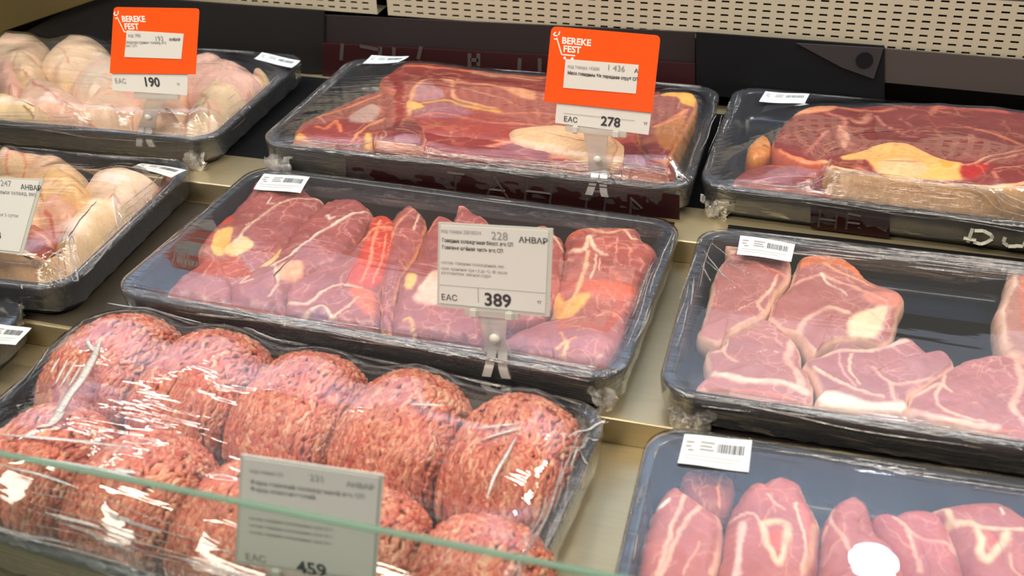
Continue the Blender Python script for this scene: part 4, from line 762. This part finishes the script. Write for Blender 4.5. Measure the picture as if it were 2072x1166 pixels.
def tuft(key, px, py, z, size, sd, squash=1.):
    """gathered, twisted end of the cling film hanging at a tray corner"""
    T = TR[key]; c = Pz(px, py, z); nu, nv = 30, 14; V = []
    rs = np.random.RandomState(sd)
    for i in range(nu):
        for j in range(nv):
            a = 2*math.pi*i/(nu-1); t = j/(nv-1)
            r = size*(.9-.55*t+.30*math.sin(a*5+t*7+sd)*(.3+t)+.15*math.sin(a*11+sd))
            V.append((c[0]+r*math.cos(a)*squash, c[1]+r*math.sin(a)*.5, c[2]-size*1.5*t+size*.25*math.sin(a*3+sd)))
    V = np.array(V); V += np.stack([fbm(V, 160, sd), fbm(V, 160, sd+1), fbm(V, 160, sd+2)], -1)*size*.45
    Fc = [(i*nv+j, (i+1)*nv+j, (i+1)*nv+j+1, i*nv+j+1) for i in range(nu-1) for j in range(nv-1)]
    o = mesh('film_gather', V, Fc, M_tuft, None, np.ones((len(V), 3))*.9); local_parent(o, T['o']); return o
tuft('T1', 395, 312, .004, .012, 1); tuft('T4', 562, 322, .010, .013, 2, 1.3); tuft('T4', 1308, 398, .004, .009, 3); tuft('T3', 1222, 792, -.012, .010, 4)
tuft('T6', 1452, 405, .004, .014, 5); tuft('T5', 1400, 838, -.018, .011, 6, 1.5); tuft('T2', 20, 620, -.02, .012, 7); tuft('T9', 1195, 850, -.018, .011, 8)

# ------------------------------------------------------------------ stickers with barcodes
def quad_frame(P):  # TL TR BR BL world -> origin(centre), u, v, n, w, h
    TL, TR_, BR, BL = [np.array(p) for p in P]; u = (TR_-TL+BR-BL)/2; v = (TL-BL+TR_-BR)/2
    w_ = np.linalg.norm(u); u = u/w_; h_ = np.linalg.norm(v); v = v-u*(v@u); v /= np.linalg.norm(v); n = np.cross(u, v)
    return (TL+TR_+BR+BL)/4, u, v, n, w_, h_
def frame_mat(c, u, v, n): return Matrix(((u[0], v[0], n[0], c[0]), (u[1], v[1], n[1], c[1]), (u[2], v[2], n[2], c[2]), (0, 0, 0, 1)))
def bars(name, rects, mat, z=.0002):
    V = []; Fc = []
    for (x0, y0, x1, y1) in rects:
        b = len(V); V += [(x0, y0, z), (x1, y0, z), (x1, y1, z), (x0, y1, z)]; Fc.append((b, b+1, b+2, b+3))
    return mesh(name, V, Fc, mat, smooth=False)
def sticker(key, quad, sd, dz=.0012, chamfer=.0015, curl=.0):
    T = TR[key]; rs = np.random.RandomState(sd); P = []
    zs = []
    for px, py in quad:
        z = T['z']+.004
        for _ in range(6): p = Pz(px, py, z); z = film_z(T, p[0], p[1])
        zs.append(z)
    zz = max(zs)*.6+sum(zs)/4*.4+dz; P = [Pz(px, py, zz) for px, py in quad]
    TL, TR_, BR, BL = [np.array(p) for p in P]
    nx, ny = 13, 9; V = []; Fc = []
    for i in range(nx):
        for j in range(ny):
            s, t = i/(nx-1), j/(ny-1)
            s2 = s; p = (TL*(1-s)+TR_*s)*(1-t)+(BL*(1-s)+BR*s)*t
            z = p[2]+.0005*math.sin(s*5+sd)+.0004*math.cos(t*4+sd)+curl*((1-t)**2); V.append((p[0], p[1], z))
    for i in range(nx-1):
        for j in range(ny-1): a = i*ny+j; Fc.append((a, a+1, a+ny+1, a+ny))
    b = len(V); V += [(x, y, z-.00025) for x, y, z in V]; Fc += [tuple(b+k for k in f[::-1]) for f in Fc[:]]
    o = mesh('price_sticker', V, Fc, M_sticker, smooth=True)
    c, u, v, n, w_, h_ = quad_frame(P)
    # printing: barcode and small lines in the sticker's own skewed frame
    def Q(s, t): p = (TL*(1-s)+TR_*s)*(1-t)+(BL*(1-s)+BR*s)*t; z = p[2]+.0005*math.sin(s*5+sd)+.0004*math.cos(t*4+sd)+curl*((1-t)**2)+.0003; return (p[0], p[1], z)
    def strip(name, rects, mat):
        V = []; Fc = []
        for (s0, t0, s1, t1) in rects:
            k = max(1, int((s1-s0)*12))
            for q in range(k):
                a0 = s0+(s1-s0)*q/k; a1 = s0+(s1-s0)*(q+1)/k; b = len(V); V += [Q(a0, t1), Q(a1, t1), Q(a1, t0), Q(a0, t0)]; Fc.append((b, b+1, b+2, b+3))
        q_ = mesh(name, V, Fc, mat, smooth=False); q_.parent = o; return q_
    r = []; s = .52
    while s < .90: wd = .006+.012*rs.rand(); r.append((s, .22, s+wd, .50)); s += wd+.008+.012*rs.rand()
    strip('barcode', r, M_ink)
    r = [(.06, .22, .17, .27), (.06, .36, .14, .41), (.10, .48, .18, .53), (.27, .20, .47, .25), (.27, .32, .44, .37), (.27, .43, .47, .48)]
    strip('printed_lines', r, M_ink2)
    strip('fine_print', [(.06, .66, .9, .685), (.06, .78, .8, .80)], plain('pale_ink', (196, 198, 196), .8) if 'pale_ink' not in bpy.data.materials else bpy.data.materials['pale_ink'])
    local_parent(o, T['o'])
sticker('T1', [(530, 107), (608, 123), (590, 137), (513, 120)], 1)
sticker('T4', [(752, 112), (828, 114), (806, 127), (734, 130)], 2)
sticker('T6', [(1549, 184), (1638, 190), (1628, 211), (1536, 206)], 3)
sticker('T3', [(534, 350), (627, 358), (608, 391), (513, 382)], 4)
sticker('T2', [(288, 330), (378, 344), (346, 358), (266, 336)], 5)
sticker('T5', [(1498, 477), (1609, 494), (1601, 528), (1491, 514)], 6)
sticker('T7', [(1385, 880), (1522, 891), (1515, 955), (1371, 938)], 7)
sticker('T9', [(216, 614), (300, 622), (410, 655), (345, 637)], 8)
sticker('T8', [(-30, 650), (64, 664), (32, 700), (-50, 690)], 9)

# ------------------------------------------------------------------ price signs on clear clips
def text(parent, s, size, x, y, mat, name='printed_text', z=.0006, align='LEFT', sx=1., bold=0.):
    cu = bpy.data.curves.new(name, 'FONT'); cu.body = s; cu.size = size; cu.align_x = align; cu.offset = bold; cu.resolution_u = 3
    cu.materials.append(mat); tmp = bpy.data.objects.new(name, cu); COL.objects.link(tmp)
    me = bpy.data.meshes.new_from_object(tmp); bpy.data.objects.remove(tmp); me.name = name
    o = bpy.data.objects.new(name, me); COL.objects.link(o); o.parent = parent; o.location = (x, y, z); o.scale = (sx, 1, 1); return o
def card(parent, name, corners, mat, t=.0006, r=.0, rt=0., z=0.):
    """thin card with a traced outline in the sign's own plane"""
    pts = []
    for i, (p, rr) in enumerate(zip(corners, (rt, rt, r, r))):
        p = np.array(p); a = np.array(corners[i-1])-p; b = np.array(corners[(i+1) % 4])-p; a = a/np.linalg.norm(a); b = b/np.linalg.norm(b)
        if rr < 1e-5: pts.append(p); continue
        for k in range(6):
            q = k/5; pts.append(p+a*rr*(1-q)**2+b*rr*q**2)
    n = len(pts); V = [(x, y, z) for x, y in pts]+[(x, y, z-t) for x, y in pts]
    Fc = [tuple(range(n))[::-1], tuple(range(n, 2*n))]+[(i, (i+1) % n, (i+1) % n+n, i+n) for i in range(n)]
    o = mesh(name, V, Fc, mat, parent, smooth=False); return o
def sign(label, p0, tilt, quad, group=None, yaw=0.):
    nrm = np.array([math.sin(yaw), -math.cos(tilt)*math.cos(yaw), math.sin(tilt)]); nrm /= np.linalg.norm(nrm)
    P = [Ppl(px, py, p0, nrm) for px, py in quad]
    c, u, v, n, w_, h_ = quad_frame(P)
    BLc = (P[3]+P[2])/2
    M = frame_mat(BLc, u, v, n)
    t = thing('price_sign', label, 'sign'); t.matrix_world = M; t.rotation_euler = M.to_euler(); t.location = M.translation
    Mi = M.inverted()
    def loc(px, py): q = Mi @ Vector(Ppl(px, py, p0, nrm)); return (q.x, q.y)
    print('sign', label[:20], 'w', round(w_*1000), 'h', round(h_*1000))
    return t, loc, M, w_, h_
def clip(t, M, foot, w_=.040, pegs=True, oy=0.):
    """clear plastic stand: grip bar along the card's foot, neck and a jaw gripping the tray lip"""
    Mi = M.inverted(); f = Mi @ Vector(foot)
    k0 = len(t.children)
    bar = box('grip_bar', (-w_/2, oy-.004, -.003), (w_/2, oy+.004, -.0008), M_clear, t, .0007); box('grip_bar', (-w_/2, oy-.004, .0012), (w_/2, oy+.001, .0024), M_clear, t, .0004)
    if pegs:
        for s in (-1, 1): box('peg', (s*w_*.33-.003, oy-.005, .0012), (s*w_*.33+.003, oy+.002, .004), M_sleeve, t, .001)
    # neck: tapered strap from bar to the foot
    V = []; K = 9
    for k in range(K):
        q = k/(K-1); ww = .011*(1-q)+.005*q if q < .5 else .008+(q-.5)*.004; x = f.x*q; y = oy-.004+(f.y-oy+.004)*q; z = f.z*q+.003*math.sin(q*math.pi)
        for (a, b) in ((-ww, 0), (ww, 0), (ww, -.0016), (-ww, -.0016)): V.append((x+a, y, z+b))
    Fc = [(k*4+i, k*4+(i+1) % 4, (k+1)*4+(i+1) % 4, (k+1)*4+i) for k in range(K-1) for i in range(4)]+[(0, 1, 2, 3), tuple((K-1)*4+i for i in (3, 2, 1, 0))]
    mesh('neck', V, Fc, M_clear, t, smooth=False)
    ball = bmesh.new(); bmesh.ops.create_uvsphere(ball, u_segments=16, v_segments=10, radius=.0042); me = bpy.data.meshes.new('pivot'); ball.to_mesh(ball and me); ball.free(); me.materials.append(M_sleeve)
    b = bpy.data.objects.new('pivot', me); COL.objects.link(b); b.parent = t; b.location = (f.x*.6, oy+(f.y-oy)*.6, f.z*.6+.002)
    # jaw: curved strap over the lip, two legs
    for s in (-1, 1):
        V = []; K = 10
        for k in range(K):
            q = k/(K-1); a = q*1.9; yy = f.y+.004-.020*q; zz = f.z+.006*math.sin(a)+.001; xx = f.x+s*(.004+.0035*q*q)
            for (p, r_) in ((-.0034, 0), (.0034, 0), (.0034, -.0022), (-.0034, -.0022)): V.append((xx+p, yy, zz+r_))
        mesh('jaw', V, [(k*4+i, k*4+(i+1) % 4, (k+1)*4+(i+1) % 4, (k+1)*4+i) for k in range(K-1) for i in range(4)]+[(0, 1, 2, 3), tuple((K-1)*4+i for i in (3, 2, 1, 0))], M_clear, t, smooth=False)
def cart_logo(parent, x, y, s, mat):
    """white shopping-cart outline with a sprout handle beside two words"""
    L = []
    def line(a, b, wd=.55):
        a = np.array(a, float); b = np.array(b, float); d = (b-a)/np.linalg.norm(b-a); nn = np.array([-d[1], d[0]])*wd/2; L.append([a-nn, b-nn, b+nn, a+nn])
    line((0, 0), (2.6, -7)); line((2.6, -7), (8.6, -7)); line((-1.4, .9), (.4, .9)); line((-1.2, -.6), (.2, -.6)); line((.8, 1.2), (1.2, 2.8)); line((-1.6, 1.2), (-.6, 2.4))
    for cx in (4, 7.4): L.append([np.array((cx+.65*math.cos(k*math.pi/4), -8.4+.65*math.sin(k*math.pi/4))) for k in range(8)])
    V = []; Fc = []
    for poly in L: b = len(V); V += [(x+p[0]*s, y+p[1]*s, .0009) for p in poly]; Fc.append(tuple(range(b, b+len(poly))))
    mesh('cart_emblem', V, Fc, mat, parent, smooth=False)
    text(parent, 'BEREKE', 3.9*s, x+2.3*s, y-2.2*s, mat, bold=.06*s*2, z=.0009); text(parent, 'FEST', 3.9*s, x+3.1*s, y-5.7*s, mat, bold=.06*s*2, z=.0009)
def hline(parent, x0, x1, y, mat, wd=.0003, z=.0006, name='rule_line'):
    return mesh(name, [(x0, y-wd/2, z), (x1, y-wd/2, z), (x1, y+wd/2, z), (x0, y+wd/2, z)], [(0, 1, 2, 3)], mat, parent, smooth=False)

# 389
q = [(887, 450), (1119, 463), (1112, 641), (884, 620)]
p0 = (.11, -.123, .0); t, loc, M, w_, h_ = sign('white price sign reading 389 over the neck meat tray', p0, .20, q)
card(t, 'plastic_sleeve', [loc(*p) for p in q], M_sleeve, t=.0008)
card(t, 'paper_sheet', [loc(*p) for p in ((892, 455), (1110, 467), (1103, 634), (889, 613))], M_paper, t=.0003, z=.0004)
s = w_/232.
def T(st, px, py, hpx, mat, bold=0., sx=1.): x, y = loc(px, py); return text(t, st, hpx*s*1.35, x, y, mat, bold=bold*s, sx=sx)
T('АНВАР', 1050, 490, 12, M_ink, .25, 1.05); T('228', 994, 484, 17, M_ink2); T('код товара 228100314', 893, 470, 8, M_ink2, sx=.75)
T('Говядина охлажденная б/кост. вес СП', 895, 489, 8, M_ink, .2, .72); T('Говяжья шейная часть вес СП', 895, 503, 8, M_ink, .2, .78)
T('состав: говядина охлажденная, вес', 893, 533, 7, M_ink2, sx=.8); T('срок хранения при t 0 до +2, 48 часов', 893, 545, 7, M_ink2, sx=.8); T('изготовитель: мясной отдел', 893, 554, 7, M_ink2, sx=.8)
T('ЕАС', 893, 606, 13, M_ink, .1); T('389', 980, 617, 28, M_ink, .9); T('тг', 1087, 614, 8, M_ink)
x0, y0 = loc(890, 578); x1, y1 = loc(1105, 591); hline(t, x0, x1, (y0+y1)/2, M_ink2); vx = loc(968, 600)
mesh('rule_line', [(vx[0]-.0002, loc(968, 612)[1], .0006), (vx[0]+.0002, loc(968, 612)[1], .0006), (vx[0]+.0002, (y0+y1)/2, .0006), (vx[0]-.0002, (y0+y1)/2, .0006)], [(0, 1, 2, 3)], M_ink2, t, smooth=False)
clip(t, M, Pz(1008, 716, .002))
# 278
q = [(1116, 53), (1337, 72), (1320, 228), (1101, 205)]
p0 = (.13, .125, .02); t, loc, M, w_, h_ = sign('orange cart-emblem sign reading 278 over the beef slices', p0, .16, q)
card(t, 'orange_sleeve', [loc(*p) for p in q], M_orange, t=.0008, rt=.005, z=.0008)
card(t, 'price_strip', [loc(*p) for p in ((1128, 190), (1320, 208), (1312, 273), (1123, 249))], M_paper, t=.0004, z=-.0002)
card(t, 'paper_window', [loc(*p) for p in ((1145, 119), (1293, 131), (1287, 189), (1140, 177))], M_paper, t=.0003, z=.0012)
s = w_/221.
def T(st, px, py, hpx, mat, bold=0., sx=1., z=.0016): x, y = loc(px, py); return text(t, st, hpx*s*1.35, x, y, mat, bold=bold*s, sx=sx, z=z)
T('код товара 143600', 1149, 136, 7, M_ink2, sx=.8); T('1 436', 1228, 141, 12, M_ink2); T('А', 1284, 146, 8, M_ink, .2); T('Мясо говядины б/к передняя отруб СП', 1149, 149, 6.5, M_ink, .2, .86)
T('ЕАС', 1140, 245, 11, M_ink, .1, z=.0003); T('278', 1215, 253, 20, M_ink, .5, z=.0003); T('тг', 1302, 252, 7, M_ink, z=.0003)
x0, y0 = loc(1140, 229); x1, y1 = loc(1284, 244); hline(t, x0, x1, (y0+y1)/2, M_ink2, z=.0003)
lx, ly = loc(1127, 76); cart_logo(t, lx, ly, s*4.6, M_white)
clip(t, M @ Matrix.Translation((0, 0, 0)), Pz(1213, 358, .022), w_=.055, oy=loc(1215, 263)[1])
# 190
q = [(231, 14), (404, 17), (396, 150), (223, 148)]
p0 = (-.32, .118, .02); t, loc, M, w_, h_ = sign('orange cart-emblem sign reading 190 over the raw chicken', p0, .16, q)
card(t, 'orange_sleeve', [loc(*p) for p in q], M_orange, t=.0008, rt=.004, z=.0008)
card(t, 'price_strip', [loc(*p) for p in ((227, 135), (380, 140), (378, 193), (227, 183))], M_paper, t=.0004, z=-.0002)
card(t, 'paper_window', [loc(*p) for p in ((258, 61), (373, 68), (368, 119), (253, 115))], M_paper, t=.0003, z=.0012)
s = w_/173.
T('код 1900', 261, 74, 6, M_ink2, sx=.8); T('193', 315, 82, 9, M_ink2); T('АНВАР', 344, 82, 5, M_ink, .1); T('Окорочка куриные охлажд. вес', 256, 87, 5, M_ink2, .1, .8); T('вес СП', 256, 94, 5, M_ink2)
T('ЕАС', 233, 168, 9, M_ink2, z=.0003); T('190', 291, 174, 17, M_ink, .5, z=.0003); T('тг', 358, 173, 6, M_ink2, z=.0003)
lx, ly = loc(238, 34); cart_logo(t, lx, ly, s*3.7, M_white)
clip(t, M, Pz(296, 262, .022), w_=.05, pegs=False, oy=loc(300, 192)[1])
# 459
q = [(487, 920), (776, 962), (760, 1180), (475, 1140)]
p0 = (.06, -.362, -.02); t, loc, M, w_, h_ = sign('white price sign reading 459 behind the green glass edge', p0, .14, q)
card(t, 'plastic_sleeve', [loc(*p) for p in q], M_sleeve, t=.0008)
card(t, 'paper_sheet', [loc(*p) for p in ((493, 926), (768, 966), (754, 1172), (482, 1134))], M_paper, t=.0003, z=.0004)
s = w_/290.
T('код товара 231', 507, 955, 9, M_ink2, sx=.8, z=.0006); T('231', 628, 972, 15, M_ink2, z=.0006); T('АНВАР', 702, 984, 12, M_ink2, .2, z=.0006)
T('Фарш говяжий охлажденный вес СП', 508, 978, 10, M_ink2, .2, .95, z=.0006); T('Фарш классический', 508, 992, 10, M_ink2, .2, z=.0006)
for k in range(3): T('состав: говядина охлажденная, срок 24 ч', 505, 1050+14*k, 8, M_ink2, sx=.8, z=.0006)
T('ЕАС', 498, 1132, 17, M_ink2, .2, z=.0006); T('459', 603, 1158, 31, M_ink, 1., z=.0006)
clip(t, M, Pz(620, 1215, -.018), w_=.045)
# 247, cut by the frame edge
q = [(-140, 352), (88, 363), (45, 516), (-165, 492)]
p0 = (-.43, -.130, 0); t, loc, M, w_, h_ = sign('white price sign cut by the frame edge over the nearer chicken tray', p0, .35, q)
card(t, 'plastic_sleeve', [loc(*p) for p in q], M_sleeve, t=.0008)
card(t, 'paper_sheet', [loc(*p) for p in ((-134, 357), (80, 367), (40, 510), (-158, 488))], M_paper, t=.0003, z=.0004)
s = w_/225.
T('247', 2, 376, 11, M_ink2, z=.0006); T('АНВАР', 43, 383, 9, M_ink, .1, z=.0006); T('Цыпленок охлажд. вес', -20, 390, 7, M_ink2, .1, .9, z=.0006)
T('срок 5 суток', -10, 436, 6, M_ink2, z=.0006); T('8', -6, 482, 14, M_ink, .5, z=.0006)
clip(t, M, Pz(-60, 566, .0), w_=.045)

# ------------------------------------------------------------------ marks on tray front walls; maroon bands and dim letters imitate a reflected sign
def front_strip(key, name, px0, px1, mat, zlo, zhi, out=.0005):
    T = TR[key]; cy, sy = math.cos(T['yaw']), math.sin(T['yaw']); hy = T['D']/2
    def at(px, z, off):   # point on the sloping front wall where the column px meets it
        base = (T['x']+hy*sy, T['y']-hy*cy, T['z']); sl = .0035/T['H']; n = np.array([sy, -cy, -sl]); n /= np.linalg.norm(n)
        lo, hi = -400., 1600.
        for _ in range(40):
            mid = (lo+hi)/2; p = Ppl(px, mid, np.array(base)+n*off, n)
            if p[2] > z: lo = mid
            else: hi = mid
        return p
    return at
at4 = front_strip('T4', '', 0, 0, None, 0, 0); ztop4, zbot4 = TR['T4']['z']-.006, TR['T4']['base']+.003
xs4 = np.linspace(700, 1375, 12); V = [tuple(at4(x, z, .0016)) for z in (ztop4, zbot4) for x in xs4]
o = mesh('reflection_band', V, [(i, i+1, i+13, i+12) for i in range(11)], M_maroon, None, smooth=False); local_parent(o, TR['T4']['o'])
def strokes(key, at, segs, mat, ztop, zbot, off, name, th=.0016):
    '''one letter as strokes given in (px, height 0..1) on the front wall'''
    V = []; Fc = []
    for (a, b) in segs:
        A = np.array(at(a[0], zbot+(ztop-zbot)*a[1], off)); B = np.array(at(b[0], zbot+(ztop-zbot)*b[1], off)); d = B-A; ld = np.linalg.norm(d)+1e-9; vw = CAM-(A+B)/2; sd = np.cross(d/ld, vw/np.linalg.norm(vw)); sd /= np.linalg.norm(sd)
        k = len(V); V += [A-sd*th/2, B-sd*th/2, B+sd*th/2, A+sd*th/2]; Fc.append((k, k+1, k+2, k+3))
    o = mesh(name, V, Fc, mat, None, smooth=False); local_parent(o, TR[key]['o']); return o
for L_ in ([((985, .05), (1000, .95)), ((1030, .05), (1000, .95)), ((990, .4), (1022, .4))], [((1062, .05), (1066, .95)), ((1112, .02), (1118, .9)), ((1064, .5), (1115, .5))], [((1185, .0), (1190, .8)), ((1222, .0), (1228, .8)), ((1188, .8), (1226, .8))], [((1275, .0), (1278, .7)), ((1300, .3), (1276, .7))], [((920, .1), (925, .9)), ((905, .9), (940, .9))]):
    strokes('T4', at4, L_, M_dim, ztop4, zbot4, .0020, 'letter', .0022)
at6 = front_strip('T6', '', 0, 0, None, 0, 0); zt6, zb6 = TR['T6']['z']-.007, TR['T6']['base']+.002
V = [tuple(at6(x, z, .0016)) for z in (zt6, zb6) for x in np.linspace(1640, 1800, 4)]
o = mesh('reflection_band', V, [(i, i+1, i+5, i+4) for i in range(3)], M_maroon, None, smooth=False); local_parent(o, TR['T6']['o'])
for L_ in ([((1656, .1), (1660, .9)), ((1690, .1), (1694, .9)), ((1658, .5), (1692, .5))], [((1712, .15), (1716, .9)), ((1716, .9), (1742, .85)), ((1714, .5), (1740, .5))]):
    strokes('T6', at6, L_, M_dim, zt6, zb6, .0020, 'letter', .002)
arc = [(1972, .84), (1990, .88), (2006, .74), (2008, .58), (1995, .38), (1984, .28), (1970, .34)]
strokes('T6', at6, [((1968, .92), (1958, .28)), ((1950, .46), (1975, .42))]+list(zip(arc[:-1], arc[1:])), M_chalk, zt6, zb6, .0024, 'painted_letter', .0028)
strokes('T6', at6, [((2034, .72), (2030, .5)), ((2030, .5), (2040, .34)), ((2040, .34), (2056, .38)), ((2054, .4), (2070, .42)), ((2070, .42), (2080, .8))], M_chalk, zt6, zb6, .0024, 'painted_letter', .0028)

# ------------------------------------------------------------------ background boards, and plates and sheets standing for reflections and shade
def board(name, quad, y, mat, label, th=.003):
    P = [Ppl(px, py, (0, y, 0), (0, 1, 0)) for px, py in quad]; n = len(P)
    V = [tuple(p) for p in P]+[(p[0], p[1]+th, p[2]) for p in P]
    o = mesh(name, V, [tuple(range(n)), tuple(range(n, 2*n))[::-1]]+[(i, i+n, (i+1) % n+n, (i+1) % n) for i in range(n)], mat, smooth=False); return tag(o, label, 'board')
board('divider_or_reflection_board', [(60, 60), (190, -10), (655, 22), (655, 145), (620, 150), (0, 90)], .392, M_dark, 'dark board standing behind the far chicken tray')
board('divider_or_reflection_board', [(1408, 66), (1790, 94), (1790, 230), (1408, 190)], .392, M_black, 'black board behind the gap between the two beef trays')  # dark reflection put in as a black plate
board('divider_or_reflection_board', [(1780, 98), (2300, 140), (2300, 215), (1770, 165)], .394, plain('taupe_reflection', (60, 50, 45), .7), 'taupe board behind the thick beef cut tray')  # taupe patch of reflection put in as a coloured plate
b = refl_board = board('reflection_board', [(652, 88), (1100, 112), (1406, 130), (1406, 260), (652, 190)], .390, M_maroon, 'dark maroon board with faint grey letters behind the beef slices')  # reflected maroon sign built as a solid board with letters
board('divider_or_reflection_board', [(640, 30), (1406, 66), (1406, 140), (640, 90)], .396, plain('brown_board', (36, 28, 27), .7, spec=.25), 'brown board between the maroon board and the perforated panel')
hb = board('reflection_card', [(1612, 88), (1788, 98), (1768, 160), (1704, 137)], .390, plain('grey_reflection', (48, 43, 43), .7, spec=.25), 'small grey hanging card with a dark round spot, under the perforated panel'); hb['category'] = 'reflection'  # reflected grey shape and its dark spot, built as a solid plate
cpt = Ppl(1749, 122, (0, .3893, 0), (0, 1, 0)); k_ = 24
mesh('round_spot', [tuple(cpt)]+[(cpt[0]+.0085*math.cos(a*2*math.pi/k_), cpt[1], cpt[2]+.0085*math.sin(a*2*math.pi/k_)) for a in range(k_)], [(0, 1+a, 1+(a+1) % k_) for a in range(k_)], M_black, hb, smooth=False)
for (x0, x1, lb) in ((.196, .262, 'black mat in the gap between the two beef trays on the back shelf'), (-.285, -.192, 'black mat in the gap between the far chicken tray and the beef slices')):  # added black sheets in the tray gaps
    tag(box('dark_gap_sheet', (x0, .165, SH0+.0001), (x1, .385, SH0+.0003), M_black), lb, 'mat')  # black sheets added to darken the steel between trays
shade_sheet = box('dark_gap_sheet', (-1.1, E1+.004, SH1+.0001), (-.20, E0-.002, SH1+.0003), plain('tray_shade_brown', (58, 52, 42), .5)); tag(shade_sheet, 'dark brown mat on the middle shelf under the nearer chicken tray', 'mat')  # tray shadow on the steel laid in as an added brown sheet
for grp in ((((693, 88), (690, 122)),), (((770, 95), (768, 127)), ((728, 93), (768, 101))), (((797, 96), (797, 120)),), (((852, 94), (846, 120)),), (((950, 108), (950, 134)), ((968, 108), (968, 134)), ((952, 121), (968, 122))), (((1052, 118), (1050, 145)),), (((1092, 118), (1092, 145)),)):
    V = []; Fc = []
    for (a, b_) in grp:
        A = Ppl(*a, (0, .3893, 0), (0, 1, 0)); B = Ppl(*b_, (0, .3893, 0), (0, 1, 0)); d = (B-A)/np.linalg.norm(B-A); q_ = np.array([-d[2], 0, d[0]])*.0022; k = len(V); V += [A-q_, B-q_, B+q_, A+q_]; Fc.append((k, k+1, k+2, k+3))
    mesh('letter', V, Fc, M_dim, refl_board, smooth=False)
olive = board('wall_left', [(-300, 168), (205, -5), (500, -105), (-300, -300)], .385, M_olive, 'x'); 
for k in ('label', 'category'): del olive[k]
olive['kind'] = 'structure'
# front glass
gx0, gx1 = -1.1, 1.1; gy = -.42; gz = .1325
gt = thing('front_glass', 'clear front glass with a green top edge crossing the minced meat', 'glass pane', (0, gy, SH2-.09))
box('glass_sheet', (gx0, -.002, 0), (gx1, .002, gz-(SH2-.09)-.001), M_glass, gt)
box('top_edge', (gx0, -.002, gz-(SH2-.09)-.001), (gx1, .002, gz-(SH2-.09)), M_glass_edge, gt, .0004)
